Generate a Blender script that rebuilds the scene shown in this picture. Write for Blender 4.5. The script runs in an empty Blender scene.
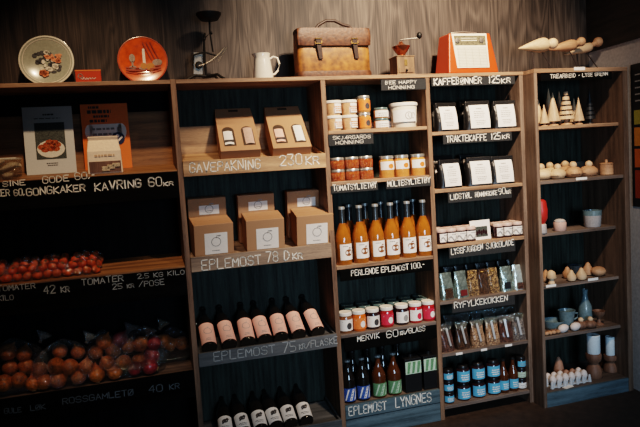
import bpy, bmesh, math, random
from mathutils import Vector, Matrix
rng = random.Random(7)
PI = math.pi
sc = bpy.context.scene
COL = sc.collection

# ------------------------------------------------------------------ camera
F = 620.0
YAW, PIT, ROL = .2866, .086, -.0626
CAM = Vector((0, -2.7057, 1.3259))
_f = Vector((math.sin(YAW)*math.cos(PIT), math.cos(YAW)*math.cos(PIT), -math.sin(PIT)))
_r0 = Vector((math.cos(YAW), -math.sin(YAW), 0)); _u0 = _r0.cross(_f)
_r = math.cos(ROL)*_r0 + math.sin(ROL)*_u0
_u = -math.sin(ROL)*_r0 + math.cos(ROL)*_u0
cd = bpy.data.cameras.new('camera'); cam = bpy.data.objects.new('camera', cd); COL.objects.link(cam)
cd.sensor_width = 36; cd.lens = F*36/640; cd.clip_start = .05
M = Matrix.Identity(4)
for i in range(3):
    M[i][0], M[i][1], M[i][2], M[i][3] = _r[i], _u[i], -_f[i], CAM[i]
cam.matrix_world = M
sc.camera = cam

def at(u, v, Y):                      # measured photo point -> point on the upright plane y = Y
    d = _f*F + _r*(u-320) - _u*(v-213.5)
    return CAM + d*((Y-CAM.y)/d.y)
def xat(u, Y, Z):                     # x of the point at depth Y and height Z seen in column u
    k = (u-320)/F
    q = _r - _f*k
    return CAM.x - (q.y*(Y-CAM.y)+q.z*(Z-CAM.z))/q.x
def zat(u, v, Y): return at(u, v, Y).z
def mpp(P):                           # metres per photo pixel at P
    return (Vector(P)-CAM).dot(_f)/F

# ------------------------------------------------------------------ materials
def new_mat(name):
    m = bpy.data.materials.new(name); m.use_nodes = True
    nt = m.node_tree; b = nt.nodes['Principled BSDF']
    return m, nt, b
def N(nt, t, **kw):
    n = nt.nodes.new(t)
    for k, v in kw.items(): setattr(n, k, v)
    return n
def ramp(nt, stops):
    r = N(nt, 'ShaderNodeValToRGB'); e = r.color_ramp.elements
    while len(e) < len(stops): e.new(.5)
    for x, (p, c) in zip(e, stops): x.position = p; x.color = (*c, 1)
    return r
def coords(nt, scale, kind='Object'):
    tc = N(nt, 'ShaderNodeTexCoord'); mp = N(nt, 'ShaderNodeMapping')
    mp.inputs['Scale'].default_value = scale
    nt.links.new(tc.outputs[kind], mp.inputs['Vector']); return mp.outputs['Vector']
def paint(name, c, rough=.6, var=.15, scale=30, metal=0., trans=0., coat=0., bump=0., sss=0., spec=.5):
    m, nt, b = new_mat(name)
    v = coords(nt, (scale,)*3)
    n = N(nt, 'ShaderNodeTexNoise'); n.inputs['Detail'].default_value = 4
    nt.links.new(v, n.inputs['Vector'])
    r = ramp(nt, [(.3, tuple(x*(1-var) for x in c)), (.7, tuple(min(1, x*(1+var)) for x in c))])
    nt.links.new(n.outputs['Fac'], r.inputs['Fac']); nt.links.new(r.outputs['Color'], b.inputs['Base Color'])
    b.inputs['Roughness'].default_value = rough; b.inputs['Metallic'].default_value = metal
    b.inputs['Transmission Weight'].default_value = trans; b.inputs['Coat Weight'].default_value = coat
    b.inputs['Coat Roughness'].default_value = .08
    b.inputs['Specular IOR Level'].default_value = spec
    if bump:
        bp = N(nt, 'ShaderNodeBump'); bp.inputs['Strength'].default_value = bump; bp.inputs['Distance'].default_value = .004
        nt.links.new(n.outputs['Fac'], bp.inputs['Height']); nt.links.new(bp.outputs['Normal'], b.inputs['Normal'])
    return m
def wood(name, dark, light, axis='x', fine=60, rough=.6, knots=True, bump=.25, dist=1.5):
    m, nt, b = new_mat(name)
    st = {'x': (.06, 1, 1), 'y': (1, .06, 1), 'z': (1, 1, .06)}[axis]
    v = coords(nt, tuple(s*fine for s in st))
    n = N(nt, 'ShaderNodeTexNoise'); n.inputs['Detail'].default_value = 6; n.inputs['Roughness'].default_value = .65
    n.inputs['Distortion'].default_value = dist
    nt.links.new(v, n.inputs['Vector'])
    v2 = coords(nt, tuple(s*fine*.12 for s in st))
    n2 = N(nt, 'ShaderNodeTexNoise'); n2.inputs['Detail'].default_value = 3; nt.links.new(v2, n2.inputs['Vector'])
    mx = N(nt, 'ShaderNodeMath', operation='MULTIPLY_ADD'); nt.links.new(n2.outputs['Fac'], mx.inputs[0]); mx.inputs[1].default_value = .8
    ad = N(nt, 'ShaderNodeMath', operation='MULTIPLY'); nt.links.new(n.outputs['Fac'], ad.inputs[0]); ad.inputs[1].default_value = .6
    nt.links.new(ad.outputs[0], mx.inputs[2])
    mid = tuple((a+c)/2 for a, c in zip(dark, light))
    r = ramp(nt, [(.50, dark), (.70, mid), (.92, light)])
    nt.links.new(mx.outputs[0], r.inputs['Fac']); nt.links.new(r.outputs['Color'], b.inputs['Base Color'])
    b.inputs['Roughness'].default_value = rough
    bp = N(nt, 'ShaderNodeBump'); bp.inputs['Strength'].default_value = bump; bp.inputs['Distance'].default_value = .002
    nt.links.new(mx.outputs[0], bp.inputs['Height']); nt.links.new(bp.outputs['Normal'], b.inputs['Normal'])
    return m
def veneer(name):                     # weathered upright veneer boards with flame grain
    m, nt, b = new_mat(name)
    tc = N(nt, 'ShaderNodeTexCoord'); sx = N(nt, 'ShaderNodeSeparateXYZ'); nt.links.new(tc.outputs['Object'], sx.inputs[0])
    W = .175
    dv = N(nt, 'ShaderNodeMath', operation='DIVIDE'); nt.links.new(sx.outputs['X'], dv.inputs[0]); dv.inputs[1].default_value = W
    fl = N(nt, 'ShaderNodeMath', operation='FLOOR'); nt.links.new(dv.outputs[0], fl.inputs[0])
    fr = N(nt, 'ShaderNodeMath', operation='FRACT'); nt.links.new(dv.outputs[0], fr.inputs[0])
    wn = N(nt, 'ShaderNodeTexWhiteNoise', noise_dimensions='1D'); nt.links.new(fl.outputs[0], wn.inputs['W'])
    zo = N(nt, 'ShaderNodeMath', operation='MULTIPLY_ADD'); nt.links.new(wn.outputs['Value'], zo.inputs[0]); zo.inputs[1].default_value = 9.
    nt.links.new(sx.outputs['Z'], zo.inputs[2])
    cb = N(nt, 'ShaderNodeCombineXYZ'); nt.links.new(sx.outputs['X'], cb.inputs[0]); nt.links.new(zo.outputs[0], cb.inputs[2])
    mp = N(nt, 'ShaderNodeMapping'); mp.inputs['Scale'].default_value = (9, 1, 1.6); nt.links.new(cb.outputs[0], mp.inputs['Vector'])
    n = N(nt, 'ShaderNodeTexNoise'); n.inputs['Detail'].default_value = 2; n.inputs['Scale'].default_value = .8; n.inputs['Distortion'].default_value = .5
    nt.links.new(mp.outputs[0], n.inputs['Vector'])
    k = N(nt, 'ShaderNodeMath', operation='MULTIPLY'); nt.links.new(n.outputs['Fac'], k.inputs[0]); k.inputs[1].default_value = 52.
    s = N(nt, 'ShaderNodeMath', operation='SINE'); nt.links.new(k.outputs[0], s.inputs[0])
    mp2 = N(nt, 'ShaderNodeMapping'); mp2.inputs['Scale'].default_value = (190, 1, 5); nt.links.new(cb.outputs[0], mp2.inputs['Vector'])
    n2 = N(nt, 'ShaderNodeTexNoise'); n2.inputs['Detail'].default_value = 4; n2.inputs['Scale'].default_value = 1; nt.links.new(mp2.outputs[0], n2.inputs['Vector'])
    a1 = N(nt, 'ShaderNodeMath', operation='MULTIPLY_ADD'); nt.links.new(s.outputs[0], a1.inputs[0]); a1.inputs[1].default_value = .12; nt.links.new(n2.outputs['Fac'], a1.inputs[2])
    a2 = N(nt, 'ShaderNodeMath', operation='MULTIPLY_ADD'); nt.links.new(wn.outputs['Value'], a2.inputs[0]); a2.inputs[1].default_value = .22; nt.links.new(a1.outputs[0], a2.inputs[2])
    r = ramp(nt, [(.3, (.022, .016, .013)), (.62, (.070, .053, .043)), (.98, (.150, .118, .096))])
    nt.links.new(a2.outputs[0], r.inputs['Fac'])
    ed = N(nt, 'ShaderNodeMath', operation='GREATER_THAN'); nt.links.new(fr.outputs[0], ed.inputs[0]); ed.inputs[1].default_value = .018
    mu = N(nt, 'ShaderNodeMix', data_type='RGBA', blend_type='MIX'); nt.links.new(ed.outputs[0], mu.inputs['Factor'])
    mu.inputs['A'].default_value = (.03, .022, .017, 1); nt.links.new(r.outputs['Color'], mu.inputs['B'])
    nt.links.new(mu.outputs['Result'], b.inputs['Base Color']); b.inputs['Roughness'].default_value = .62
    bp = N(nt, 'ShaderNodeBump'); bp.inputs['Strength'].default_value = .25; bp.inputs['Distance'].default_value = .002
    nt.links.new(a1.outputs[0], bp.inputs['Height']); nt.links.new(bp.outputs['Normal'], b.inputs['Normal'])
    return m
def film(name, tint=(.85, .9, .92), clear=.7, rough=.1, scale=40, crease=.9):   # thin clear plastic bag
    m, nt, b = new_mat(name); nt.nodes.remove(b)
    out = nt.nodes['Material Output']
    t = N(nt, 'ShaderNodeBsdfTransparent'); g = N(nt, 'ShaderNodeBsdfGlossy'); g.inputs['Roughness'].default_value = rough
    g.inputs['Color'].default_value = (*tint, 1); t.inputs['Color'].default_value = (.96, .97, .97, 1)
    v = coords(nt, (scale,)*3); n = N(nt, 'ShaderNodeTexNoise'); n.inputs['Detail'].default_value = 5; n.inputs['Distortion'].default_value = 1.2
    nt.links.new(v, n.inputs['Vector'])
    bp = N(nt, 'ShaderNodeBump'); bp.inputs['Strength'].default_value = crease; bp.inputs['Distance'].default_value = .02
    nt.links.new(n.outputs['Fac'], bp.inputs['Height']); nt.links.new(bp.outputs['Normal'], g.inputs['Normal'])
    mx = N(nt, 'ShaderNodeMixShader'); mx.inputs['Fac'].default_value = 1-clear
    nt.links.new(t.outputs[0], mx.inputs[1]); nt.links.new(g.outputs[0], mx.inputs[2]); nt.links.new(mx.outputs[0], out.inputs['Surface'])
    return m
def speckle(name, cols, scale=45, rough=.35, coat=.4):   # mixed pieces seen through a bag or a jar
    m, nt, b = new_mat(name)
    v = coords(nt, (scale,)*3); vo = N(nt, 'ShaderNodeTexVoronoi'); nt.links.new(v, vo.inputs['Vector'])
    sp = N(nt, 'ShaderNodeSeparateColor'); nt.links.new(vo.outputs['Color'], sp.inputs[0])
    r = ramp(nt, [((i+.0)/len(cols), c) for i, c in enumerate(cols)]); r.color_ramp.interpolation = 'CONSTANT'
    nt.links.new(sp.outputs[0], r.inputs['Fac']); nt.links.new(r.outputs['Color'], b.inputs['Base Color'])
    b.inputs['Roughness'].default_value = rough; b.inputs['Coat Weight'].default_value = coat
    bp = N(nt, 'ShaderNodeBump'); bp.inputs['Strength'].default_value = .8; bp.inputs['Distance'].default_value = .006; bp.invert = True
    nt.links.new(vo.outputs['Distance'], bp.inputs['Height']); nt.links.new(bp.outputs['Normal'], b.inputs['Normal'])
    return m

m_wall = veneer('weathered_veneer')
m_edge = wood('pine_edge', (.13, .072, .042), (.46, .29, .185), 'x')
m_post = wood('pine_post', (.085, .047, .028), (.31, .19, .12), 'z')
m_post_d = wood('walnut_post', (.05, .03, .02), (.2, .13, .09), 'z')
m_post_g = wood('grey_post', (.08, .05, .035), (.28, .2, .15), 'z')
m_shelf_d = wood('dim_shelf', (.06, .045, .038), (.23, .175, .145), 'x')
m_shelf_b = wood('bread_plank', (.13, .06, .024), (.40, .21, .09), 'x')
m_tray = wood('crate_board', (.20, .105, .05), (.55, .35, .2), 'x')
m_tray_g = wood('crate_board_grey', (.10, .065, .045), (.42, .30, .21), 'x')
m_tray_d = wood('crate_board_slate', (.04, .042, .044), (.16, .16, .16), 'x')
m_blue_b = wood('blue_grey_board', (.03, .05, .06), (.13, .19, .22), 'x')
m_back_g = wood('green_black_boards', (.003, .005, .004), (.056, .072, .060), 'z', fine=110)
m_back_k = wood('black_boards', (.003, .003, .003), (.011, .010, .010), 'z', fine=70)
m_black_b = wood('black_fascia', (.002, .002, .002), (.006, .006, .006), 'x', rough=.9)
m_slate = paint('slate', (.022, .024, .026), .85, .4, 40, bump=.1)
m_chalk = paint('chalk', (.80, .77, .70), .95, .25, 120)
m_chalk_d = paint('chalk_shaded', (.42, .43, .42), .95, .4, 150)  # same chalk, with the dimness of the lower boards put into its colour
m_floor = paint('worn_floor', (.06, .04, .03), .6, .3, 5, bump=.05)
m_plaster = paint('grey_plaster', (.50, .47, .45), .9, .12, 14, bump=.1)
m_beam = wood('dark_panel', (.012, .01, .009), (.05, .038, .03), 'y')
m_kraft = paint('kraft_card', (.40, .225, .125), .75, .08, 60)
m_kraft_d = paint('kraft_card_inside', (.06, .035, .02), .8, .1, 40)
m_white = paint('paper_white', (.78, .75, .71), .7, .04, 30)
m_cream = paint('cream_plastic', (.72, .66, .54), .45, .06, 30)
m_ink = paint('print_ink', (.05, .045, .045), .7, .1, 30)
m_inkg = paint('print_ink_grey', (.28, .27, .26), .7, .1, 30)
m_pink = paint('label_rose', (.80, .47, .39), .65, .06, 40)
m_cyan = paint('label_sky_blue', (.11, .40, .60), .55, .12, 60)
m_blue = paint('label_navy', (.04, .1, .33), .55, .5, 40)
m_green = paint('label_green', (.12, .25, .13), .55, .35, 40)
m_lime = paint('label_pale_green', (.45, .58, .46), .55, .2, 40)
m_orange = paint('orange_leatherette', (.52, .060, .010), .42, .08, 50, coat=.2)
m_oprint = paint('orange_print', (.80, .21, .035), .6, .05, 30)
m_black = paint('black_plastic', (.012, .012, .013), .35, .2, 30)
m_bagblack = paint('black_foil', (.014, .013, .013), .32, .2, 30, bump=.4)
m_dglass = paint('dark_glass', (.012, .010, .009), .08, .1, 20, coat=.6)
m_bglass = paint('brown_glass', (.10, .035, .012), .08, .1, 20, coat=.6, trans=.2)
m_juice = paint('apple_juice', (.44, .145, .022), .1, .15, 12, coat=.7, trans=.25)
m_foil = paint('bottle_neck_foil', (.025, .03, .034), .25, .2, 30, coat=.3)
m_cap = paint('grey_cap', (.36, .37, .36), .35, .1, 30, metal=.4)
m_silver = paint('silver_lid', (.55, .54, .50), .3, .1, 30, metal=.7)
m_wlid = paint('white_lid', (.78, .74, .67), .4, .04, 30)
m_rlid = paint('dusty_pink_lid', (.62, .44, .38), .4, .1, 30)
m_blid = paint('teal_black_lid', (.09, .14, .14), .3, .2, 30, coat=.4)
m_honey = paint('honey', (.60, .34, .19), .25, .12, 25, coat=.6)
m_amber = paint('amber_honey', (.46, .21, .08), .2, .12, 25, coat=.6)
m_chut = speckle('tomato_jam', [(.42, .08, .02), (.25, .03, .01), (.6, .22, .06), (.33, .05, .015)], 90)
m_molte = paint('cloudberry_jam', (.60, .25, .075), .2, .2, 60, coat=.5)
m_jamred = paint('red_jam', (.36, .02, .02), .2, .2, 30, coat=.6)
m_jamdark = paint('dark_jam', (.03, .012, .014), .2, .2, 30, coat=.6)
m_jamor = paint('orange_jam', (.6, .13, .015), .2, .2, 30, coat=.6)
m_jambr = paint('brown_jam', (.22, .09, .04), .2, .2, 30, coat=.6)
m_redlab = paint('label_cherry', (.55, .03, .06), .55, .1, 30)
m_orlab = paint('label_apricot', (.72, .19, .045), .55, .1, 30)
m_tub = paint('milky_plastic', (.74, .66, .54), .4, .05, 25, coat=.2)
m_leather = paint('tan_leather', (.27, .105, .026), .5, .5, 7, bump=.3)
m_leather_d = paint('dark_leather', (.10, .036, .014), .5, .5, 14, bump=.3)
m_strap = paint('strap_leather', (.045, .024, .016), .5, .3, 30)
m_brass = paint('aged_brass', (.35, .22, .08), .4, .2, 30, metal=.9)
m_copper = paint('copper_dome', (.40, .13, .06), .25, .2, 20, metal=.85)
m_iron = paint('black_iron', (.014, .013, .012), .5, .3, 30, metal=.3)
m_steel = paint('dull_steel', (.33, .30, .26), .45, .2, 30, metal=.8)
m_wire = paint('dark_wire', (.05, .035, .03), .5, .2, 30, metal=.5)
m_box = wood('grinder_wood', (.10, .055, .03), (.30, .18, .10), 'z')
m_enamel = paint('white_enamel', (.80, .74, .64), .18, .04, 20, coat=.6)
m_birch = wood('turned_birch', (.42, .26, .15), (.70, .51, .34), 'z', fine=25, bump=.1)
m_birch_x = wood('turned_birch_grain', (.42, .27, .155), (.70, .51, .34), 'x', fine=25, bump=.1)
m_birch_d = wood('turned_alder', (.3, .15, .08), (.6, .36, .21), 'x', fine=25, bump=.1)
m_birch_k = paint('black_stained_wood', (.015, .017, .02), .5, .2, 30)
m_walnut = wood('turned_walnut', (.08, .04, .025), (.26, .14, .09), 'z', fine=30)
m_cer = paint('blue_grey_glaze', (.13, .19, .21), .35, .15, 20, coat=.3)
m_cer_p = paint('pale_glaze', (.46, .42, .40), .4, .15, 30, coat=.2)
m_cer_d = paint('navy_glaze', (.03, .05, .07), .25, .2, 20, coat=.5)
m_cer_r = paint('pink_clay', (.55, .36, .30), .6, .1, 30)
m_red = paint('red_paint', (.40, .03, .02), .4, .15, 30)
m_candle = paint('blue_grey_wax', (.62, .70, .74), .5, .06, 20)
m_pulp = paint('egg_carton_pulp', (.46, .48, .50), .9, .1, 60, bump=.2)
m_egg = paint('egg_shell', (.66, .58, .54), .6, .08, 30)
m_egg_b = paint('brown_egg_shell', (.34, .19, .13), .6, .15, 30)
m_tomato = paint('tomato_skin', (.78, .13, .022), .16, .3, 12, coat=.5)
m_onion = paint('onion_skin', (.64, .21, .05), .3, .45, 22, coat=.35)
m_ronion = paint('red_onion_skin', (.38, .05, .055), .3, .4, 22, coat=.35)
m_root = paint('onion_root', (.50, .33, .16), .9, .3, 90)
m_stem = paint('green_calyx', (.05, .12, .02), .7, .2, 40)
m_film = film('clear_film')
m_film_s = film('creased_clear_film', (.8, .9, .93), .5, .16, 40)
m_film_b = film('dim_clear_film', (.82, .88, .95), .72, .1, 45)
m_film_t = film('bright_gathered_film', (.85, .93, .97), .34, .22, 70, 1.0)
m_foilbag = paint('silver_green_foil', (.36, .44, .40), .22, .5, 14, metal=.75, bump=.5)
m_foilbag2 = paint('bright_foil', (.62, .70, .66), .2, .3, 14, metal=.7, bump=.5)
m_nuts = speckle('nut_brittle', [(.07, .035, .02), (.4, .24, .1), (.03, .014, .01), (.5, .35, .17), (.05, .02, .01)], 60)
m_choc = speckle('chocolate_pieces', [(.03, .015, .01), (.06, .028, .015), (.014, .008, .006), (.12, .06, .03)], 60)
m_nib = speckle('mixed_nuts', [(.4, .24, .14), (.16, .08, .04), (.55, .38, .25), (.08, .04, .03)], 60)
m_herb = speckle('dried_fruit_mix', [(.035, .016, .014), (.08, .03, .02), (.02, .012, .012), (.15, .07, .05)], 55)
m_grey = speckle('seed_mix', [(.18, .17, .16), (.07, .05, .05), (.3, .27, .24), (.04, .03, .03)], 60)
m_silverstrap = paint('silver_ribbon', (.62, .64, .65), .3, .1, 30, metal=.6)
m_cracker = speckle('crispbread', [(.75, .60, .42), (.62, .45, .28), (.8, .68, .5)], 70, .8, 0)
m_salad = speckle('photo_salad', [(.60, .09, .02), (.72, .2, .05), (.55, .07, .02), (.62, .3, .15)], 90, .6, 0)
m_grn = paint('photo_green', (.05, .058, .05), .6, .8, 40)
m_plate = paint('sage_plate_glaze', (.40, .41, .33), .2, .1, 20, coat=.6)
m_plate_o = paint('orange_plate_glaze', (.72, .12, .02), .2, .25, 8, coat=.6)
m_petal = paint('painted_petal', (.72, .24, .10), .4, .3, 60)
m_petalw = paint('painted_white', (.72, .66, .56), .4, .15, 60)
m_leafd = paint('painted_dark_leaf', (.03, .032, .04), .4, .3, 60)
m_navy = paint('navy_badge', (.012, .02, .07), .5, .1, 30)
m_dial = paint('radio_dial', (.17, .15, .10), .2, .4, 25, coat=.5)
m_c1 = paint('chart_olive', (.35, .30, .05), .6, .1, 30)
m_c2 = paint('chart_amber', (.55, .22, .03), .6, .1, 30)
m_c3 = paint('chart_orange', (.52, .13, .02), .6, .1, 30)
m_c4 = paint('chart_rust', (.33, .05, .015), .6, .1, 30)

# ------------------------------------------------------------------ mesh helpers
class MB:
    def __init__(s): s.v = []; s.f = []
    def add(s, vs, fs):
        o = len(s.v); s.v += [tuple(v) for v in vs]; s.f += [tuple(i+o for i in f) for f in fs]; return s
    def hexa(s, p):                   # 8 points: bottom ring, top ring
        return s.add(p, [(3, 2, 1, 0), (4, 5, 6, 7), (0, 1, 5, 4), (1, 2, 6, 5), (2, 3, 7, 6), (3, 0, 4, 7)])
    def box(s, x0, x1, y0, y1, z0, z1):
        return s.hexa([(x0, y0, z0), (x1, y0, z0), (x1, y1, z0), (x0, y1, z0), (x0, y0, z1), (x1, y0, z1), (x1, y1, z1), (x0, y1, z1)])
    def taper(s, w0, d0, w1, d1, z0, z1, cx=0, cy=0, cy1=None):
        c1 = cy if cy1 is None else cy1
        return s.hexa([(cx-w0/2, cy-d0/2, z0), (cx+w0/2, cy-d0/2, z0), (cx+w0/2, cy+d0/2, z0), (cx-w0/2, cy+d0/2, z0),
                       (cx-w1/2, c1-d1/2, z1), (cx+w1/2, c1-d1/2, z1), (cx+w1/2, c1+d1/2, z1), (cx-w1/2, c1+d1/2, z1)])
    def lathe(s, prof, seg=24, c=(0, 0, 0), rot=None, sx=1, sy=1):
        vs = []; fs = []
        R = rot if rot else Matrix.Identity(3)
        for r, z in prof:
            for k in range(seg):
                a = 2*PI*k/seg
                vs.append(R @ Vector((r*math.cos(a)*sx, r*math.sin(a)*sy, z)) + Vector(c))
        n = len(prof)
        for i in range(n-1):
            for k in range(seg):
                k2 = (k+1) % seg
                fs.append((i*seg+k, i*seg+k2, (i+1)*seg+k2, (i+1)*seg+k))
        fs.append(tuple(range(seg-1, -1, -1))); fs.append(tuple((n-1)*seg+k for k in range(seg)))
        return s.add(vs, fs)
    def ball(s, c, rx, ry=None, rz=None, seg=20, rot=None):
        ry = ry or rx; rz = rz or rx
        vs = []; prof = [(math.sin(PI*i/12), -math.cos(PI*i/12)) for i in range(13)]
        prof[0] = (.02, -1); prof[-1] = (.02, 1)
        t = MB(); t.lathe(prof, seg)
        R = rot if rot else Matrix.Identity(3)
        return s.add([R @ Vector((x*rx, y*ry, z*rz)) + Vector(c) for x, y, z in t.v], t.f)
    def tube(s, pts, r, seg=8):
        pts = [Vector(p) for p in pts]; n = len(pts); vs = []; fs = []
        for i, p in enumerate(pts):
            d = (pts[min(i+1, n-1)]-pts[max(i-1, 0)]).normalized()
            a = d.cross(Vector((0, 0, 1)) if abs(d.z) < .95 else Vector((1, 0, 0))).normalized(); b = d.cross(a)
            rr = r[i] if isinstance(r, (list, tuple)) else r
            for k in range(seg):
                t = 2*PI*k/seg; vs.append(p+a*rr*math.cos(t)+b*rr*math.sin(t))
        for i in range(n-1):
            for k in range(seg):
                k2 = (k+1) % seg; fs.append((i*seg+k, i*seg+k2, (i+1)*seg+k2, (i+1)*seg+k))
        fs.append(tuple(range(seg))); fs.append(tuple((n-1)*seg+k for k in range(seg)))
        return s.add(vs, fs)
    def poly(s, pts): return s.add(pts, [tuple(range(len(pts)))])

def obj(name, mb, mat, parent=None, smooth=False, bevel=0, loc=None, rot=None, subsurf=0):
    me = bpy.data.meshes.new(name); me.from_pydata(mb.v, [], mb.f)
    bm = bmesh.new(); bm.from_mesh(me)
    bmesh.ops.remove_doubles(bm, verts=bm.verts, dist=1e-6)
    bmesh.ops.recalc_face_normals(bm, faces=bm.faces); bm.to_mesh(me); bm.free()
    me.materials.append(mat); o = bpy.data.objects.new(name, me); COL.objects.link(o)
    if smooth:
        for p in me.polygons: p.use_smooth = True
        me.set_sharp_from_angle(angle=math.radians(42))
    if bevel:
        b = o.modifiers.new('bevel', 'BEVEL'); b.width = bevel; b.segments = 2; b.limit_method = 'ANGLE'
    if subsurf:
        b = o.modifiers.new('sub', 'SUBSURF'); b.levels = b.render_levels = subsurf
    if loc: o.location = loc
    if rot: o.rotation_euler = rot
    o.parent = parent
    return o
def thing(name, label, cat, loc=(0, 0, 0), rot=(0, 0, 0), group=None):
    o = bpy.data.objects.new(name, None); COL.objects.link(o); o.empty_display_size = .05
    o.location = loc; o.rotation_euler = rot; o['label'] = label; o['category'] = cat
    if group: o['group'] = group
    return o
def tag(o, label, cat, group=None):
    o['label'] = label; o['category'] = cat
    if group: o['group'] = group
    return o
def struct(name, mb, mat, **k):
    o = obj(name, mb, mat, **k); o['kind'] = 'structure'; return o
KIDS = {}
def dup(o, parent=None):
    c = o.copy(); COL.objects.link(c); c.parent = parent
    for ch in list(o.children): dup(ch, c)
    return c
PROTO = {}
def place(key, build, loc, label, group=None, rot=(0, 0, 0), scale=1):
    if key in PROTO: o = dup(PROTO[key])
    else: o = build(); PROTO[key] = o
    o.location = loc; o.rotation_euler = rot
    o.scale = (scale,)*3 if not isinstance(scale, tuple) else scale
    o['label'] = label
    if group: o['group'] = group
    elif 'group' in o: del o['group']
    return o
ORD = ['first', 'second', 'third', 'fourth', 'fifth', 'sixth', 'seventh', 'eighth', 'ninth', 'tenth']
def nth(i, n): return 'leftmost' if i == 0 else 'rightmost' if i == n-1 else ORD[i]
def nthf(i, n): return nth(i, n) if i in (0, n-1) else ORD[i]+' from left'

# flat or wrapped printing: shapes in (s, z) mapped on a plane y = -d or a cylinder of radius R facing -y
def mapper(R=None, d=0., z0=0.):
    if R is None: return lambda s, z: (s, -d, z+z0)
    return lambda s, z: ((R+d)*math.sin(s/R), -(R+d)*math.cos(s/R), z+z0)
def sheet(mb, mp, s0, s1, z0, z1, n=10):
    vs = []; fs = []
    for i in range(n+1):
        s = s0+(s1-s0)*i/n; vs += [mp(s, z0), mp(s, z1)]
    for i in range(n): fs.append((2*i, 2*i+2, 2*i+3, 2*i+1))
    return mb.add(vs, fs)
def disc(mb, mp, cs, cz, r, rz=None, n=16, a0=0):
    rz = rz or r
    vs = [mp(cs, cz)]+[mp(cs+r*math.cos(a0+2*PI*k/n), cz+rz*math.sin(a0+2*PI*k/n)) for k in range(n)]
    return mb.add(vs, [(0, 1+k, 1+(k+1) % n) for k in range(n)])
def stroke(mb, mp, pts, w):
    for (a, b), (c, d) in zip(pts[:-1], pts[1:]):
        L = math.hypot(c-a, d-b)
        if L < 1e-7: continue
        nx, nz = -(d-b)/L*w/2, (c-a)/L*w/2; ex, ez = (c-a)/L*w*.4, (d-b)/L*w*.4
        mb.add([mp(a-ex+nx, b-ez+nz), mp(a-ex-nx, b-ez-nz), mp(c+ex-nx, d+ez-nz), mp(c+ex+nx, d+ez+nz)], [(0, 1, 2, 3)])
def apple(mb, mp, cs, cz, r):
    vs = [mp(cs, cz)]
    for k in range(20):
        a = 2*PI*k/20; rr = r*(1-.16*max(0, math.cos(a-PI/2))**6-.08*max(0, math.cos(a+PI/2))**6)
        vs.append(mp(cs+rr*math.cos(a), cz+rr*math.sin(a)*.95))
    mb.add(vs, [(0, 1+k, 1+(k+1) % 20) for k in range(20)])
    stroke(mb, mp, [(cs, cz+r*.8), (cs+r*.15, cz+r*1.25)], r*.16)
    disc(mb, mp, cs+r*.42, cz+r*1.15, r*.3, r*.14)
def ring(mb, mp, cs, cz, r, w, n=18):
    stroke(mb, mp, [(cs+r*math.cos(2*PI*k/n), cz+r*math.sin(2*PI*k/n)) for k in range(n+1)], w)
def textlines(mb, mp, s0, s1, zs, h, seed=1):
    q = random.Random(seed)
    for z in zs:
        s = s0+q.uniform(0, .15)*(s1-s0)
        e = s1-q.uniform(0, .2)*(s1-s0)
        while s < e:
            w = q.uniform(.08, .22)*(s1-s0); sheet(mb, mp, s, min(s+w, e), z, z+h, 2); s += w+.04*(s1-s0)

# handwriting: each letter as pen strokes on a 4 x 6 grid
GL = {'A': '00 26 40|12 32', 'B': '00 06 26 35 34 23 03|23 32 31 20 00', 'C': '45 36 16 05 01 10 30 41', 'D': '00 06 26 44 42 20 00',
 'E': '46 06 00 40|03 33', 'F': '46 06 00|03 33', 'G': '45 36 16 05 01 10 30 41 43 23', 'H': '00 06|40 46|03 43', 'I': '20 26', 'J': '36 31 20 10 01',
 'K': '00 06|46 03 40', 'L': '06 00 40', 'M': '00 06 22 46 40', 'N': '00 06 40 46', 'O': '16 05 01 10 30 41 45 36 16', 'P': '00 06 36 45 44 33 03',
 'R': '00 06 36 45 44 33 03|23 40', 'S': '45 36 16 05 04 13 33 42 41 30 10 01', 'T': '06 46|26 20', 'U': '06 01 10 30 41 46', 'V': '06 20 46',
 'W': '06 10 24 30 46', 'X': '00 46|06 40', 'Y': '06 23 46|23 20', 'Z': '06 46 00 40', 'Ø': '16 05 01 10 30 41 45 36 16|00 46', 'Å': '00 25 40|12 32|16 26',
 'Æ': '00 36 30 40|36 46|12 32|33 43', '0': '16 05 01 10 30 41 45 36 16', '1': '15 26 20', '2': '05 16 36 45 44 00 40', '3': '06 46 23 33 42 41 30 10 01',
 '4': '30 36 02 42', '5': '46 06 03 33 42 41 30 00', '6': '45 36 16 05 01 10 30 41 42 33 13 02', '7': '06 46 10',
 '8': '16 05 04 13 33 42 41 30 10 01 02 13|33 44 45 36 16', '9': '44 33 13 04 05 16 36 45 42 20', '-': '13 33', '/': '00 46', '.': '20 21', ',': '21 10', ':': '21 22|24 25'}
NARROW = {'I': .5, '1': .6, '.': .4, ',': .4, ':': .4, ' ': .7, '-': .8}
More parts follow.
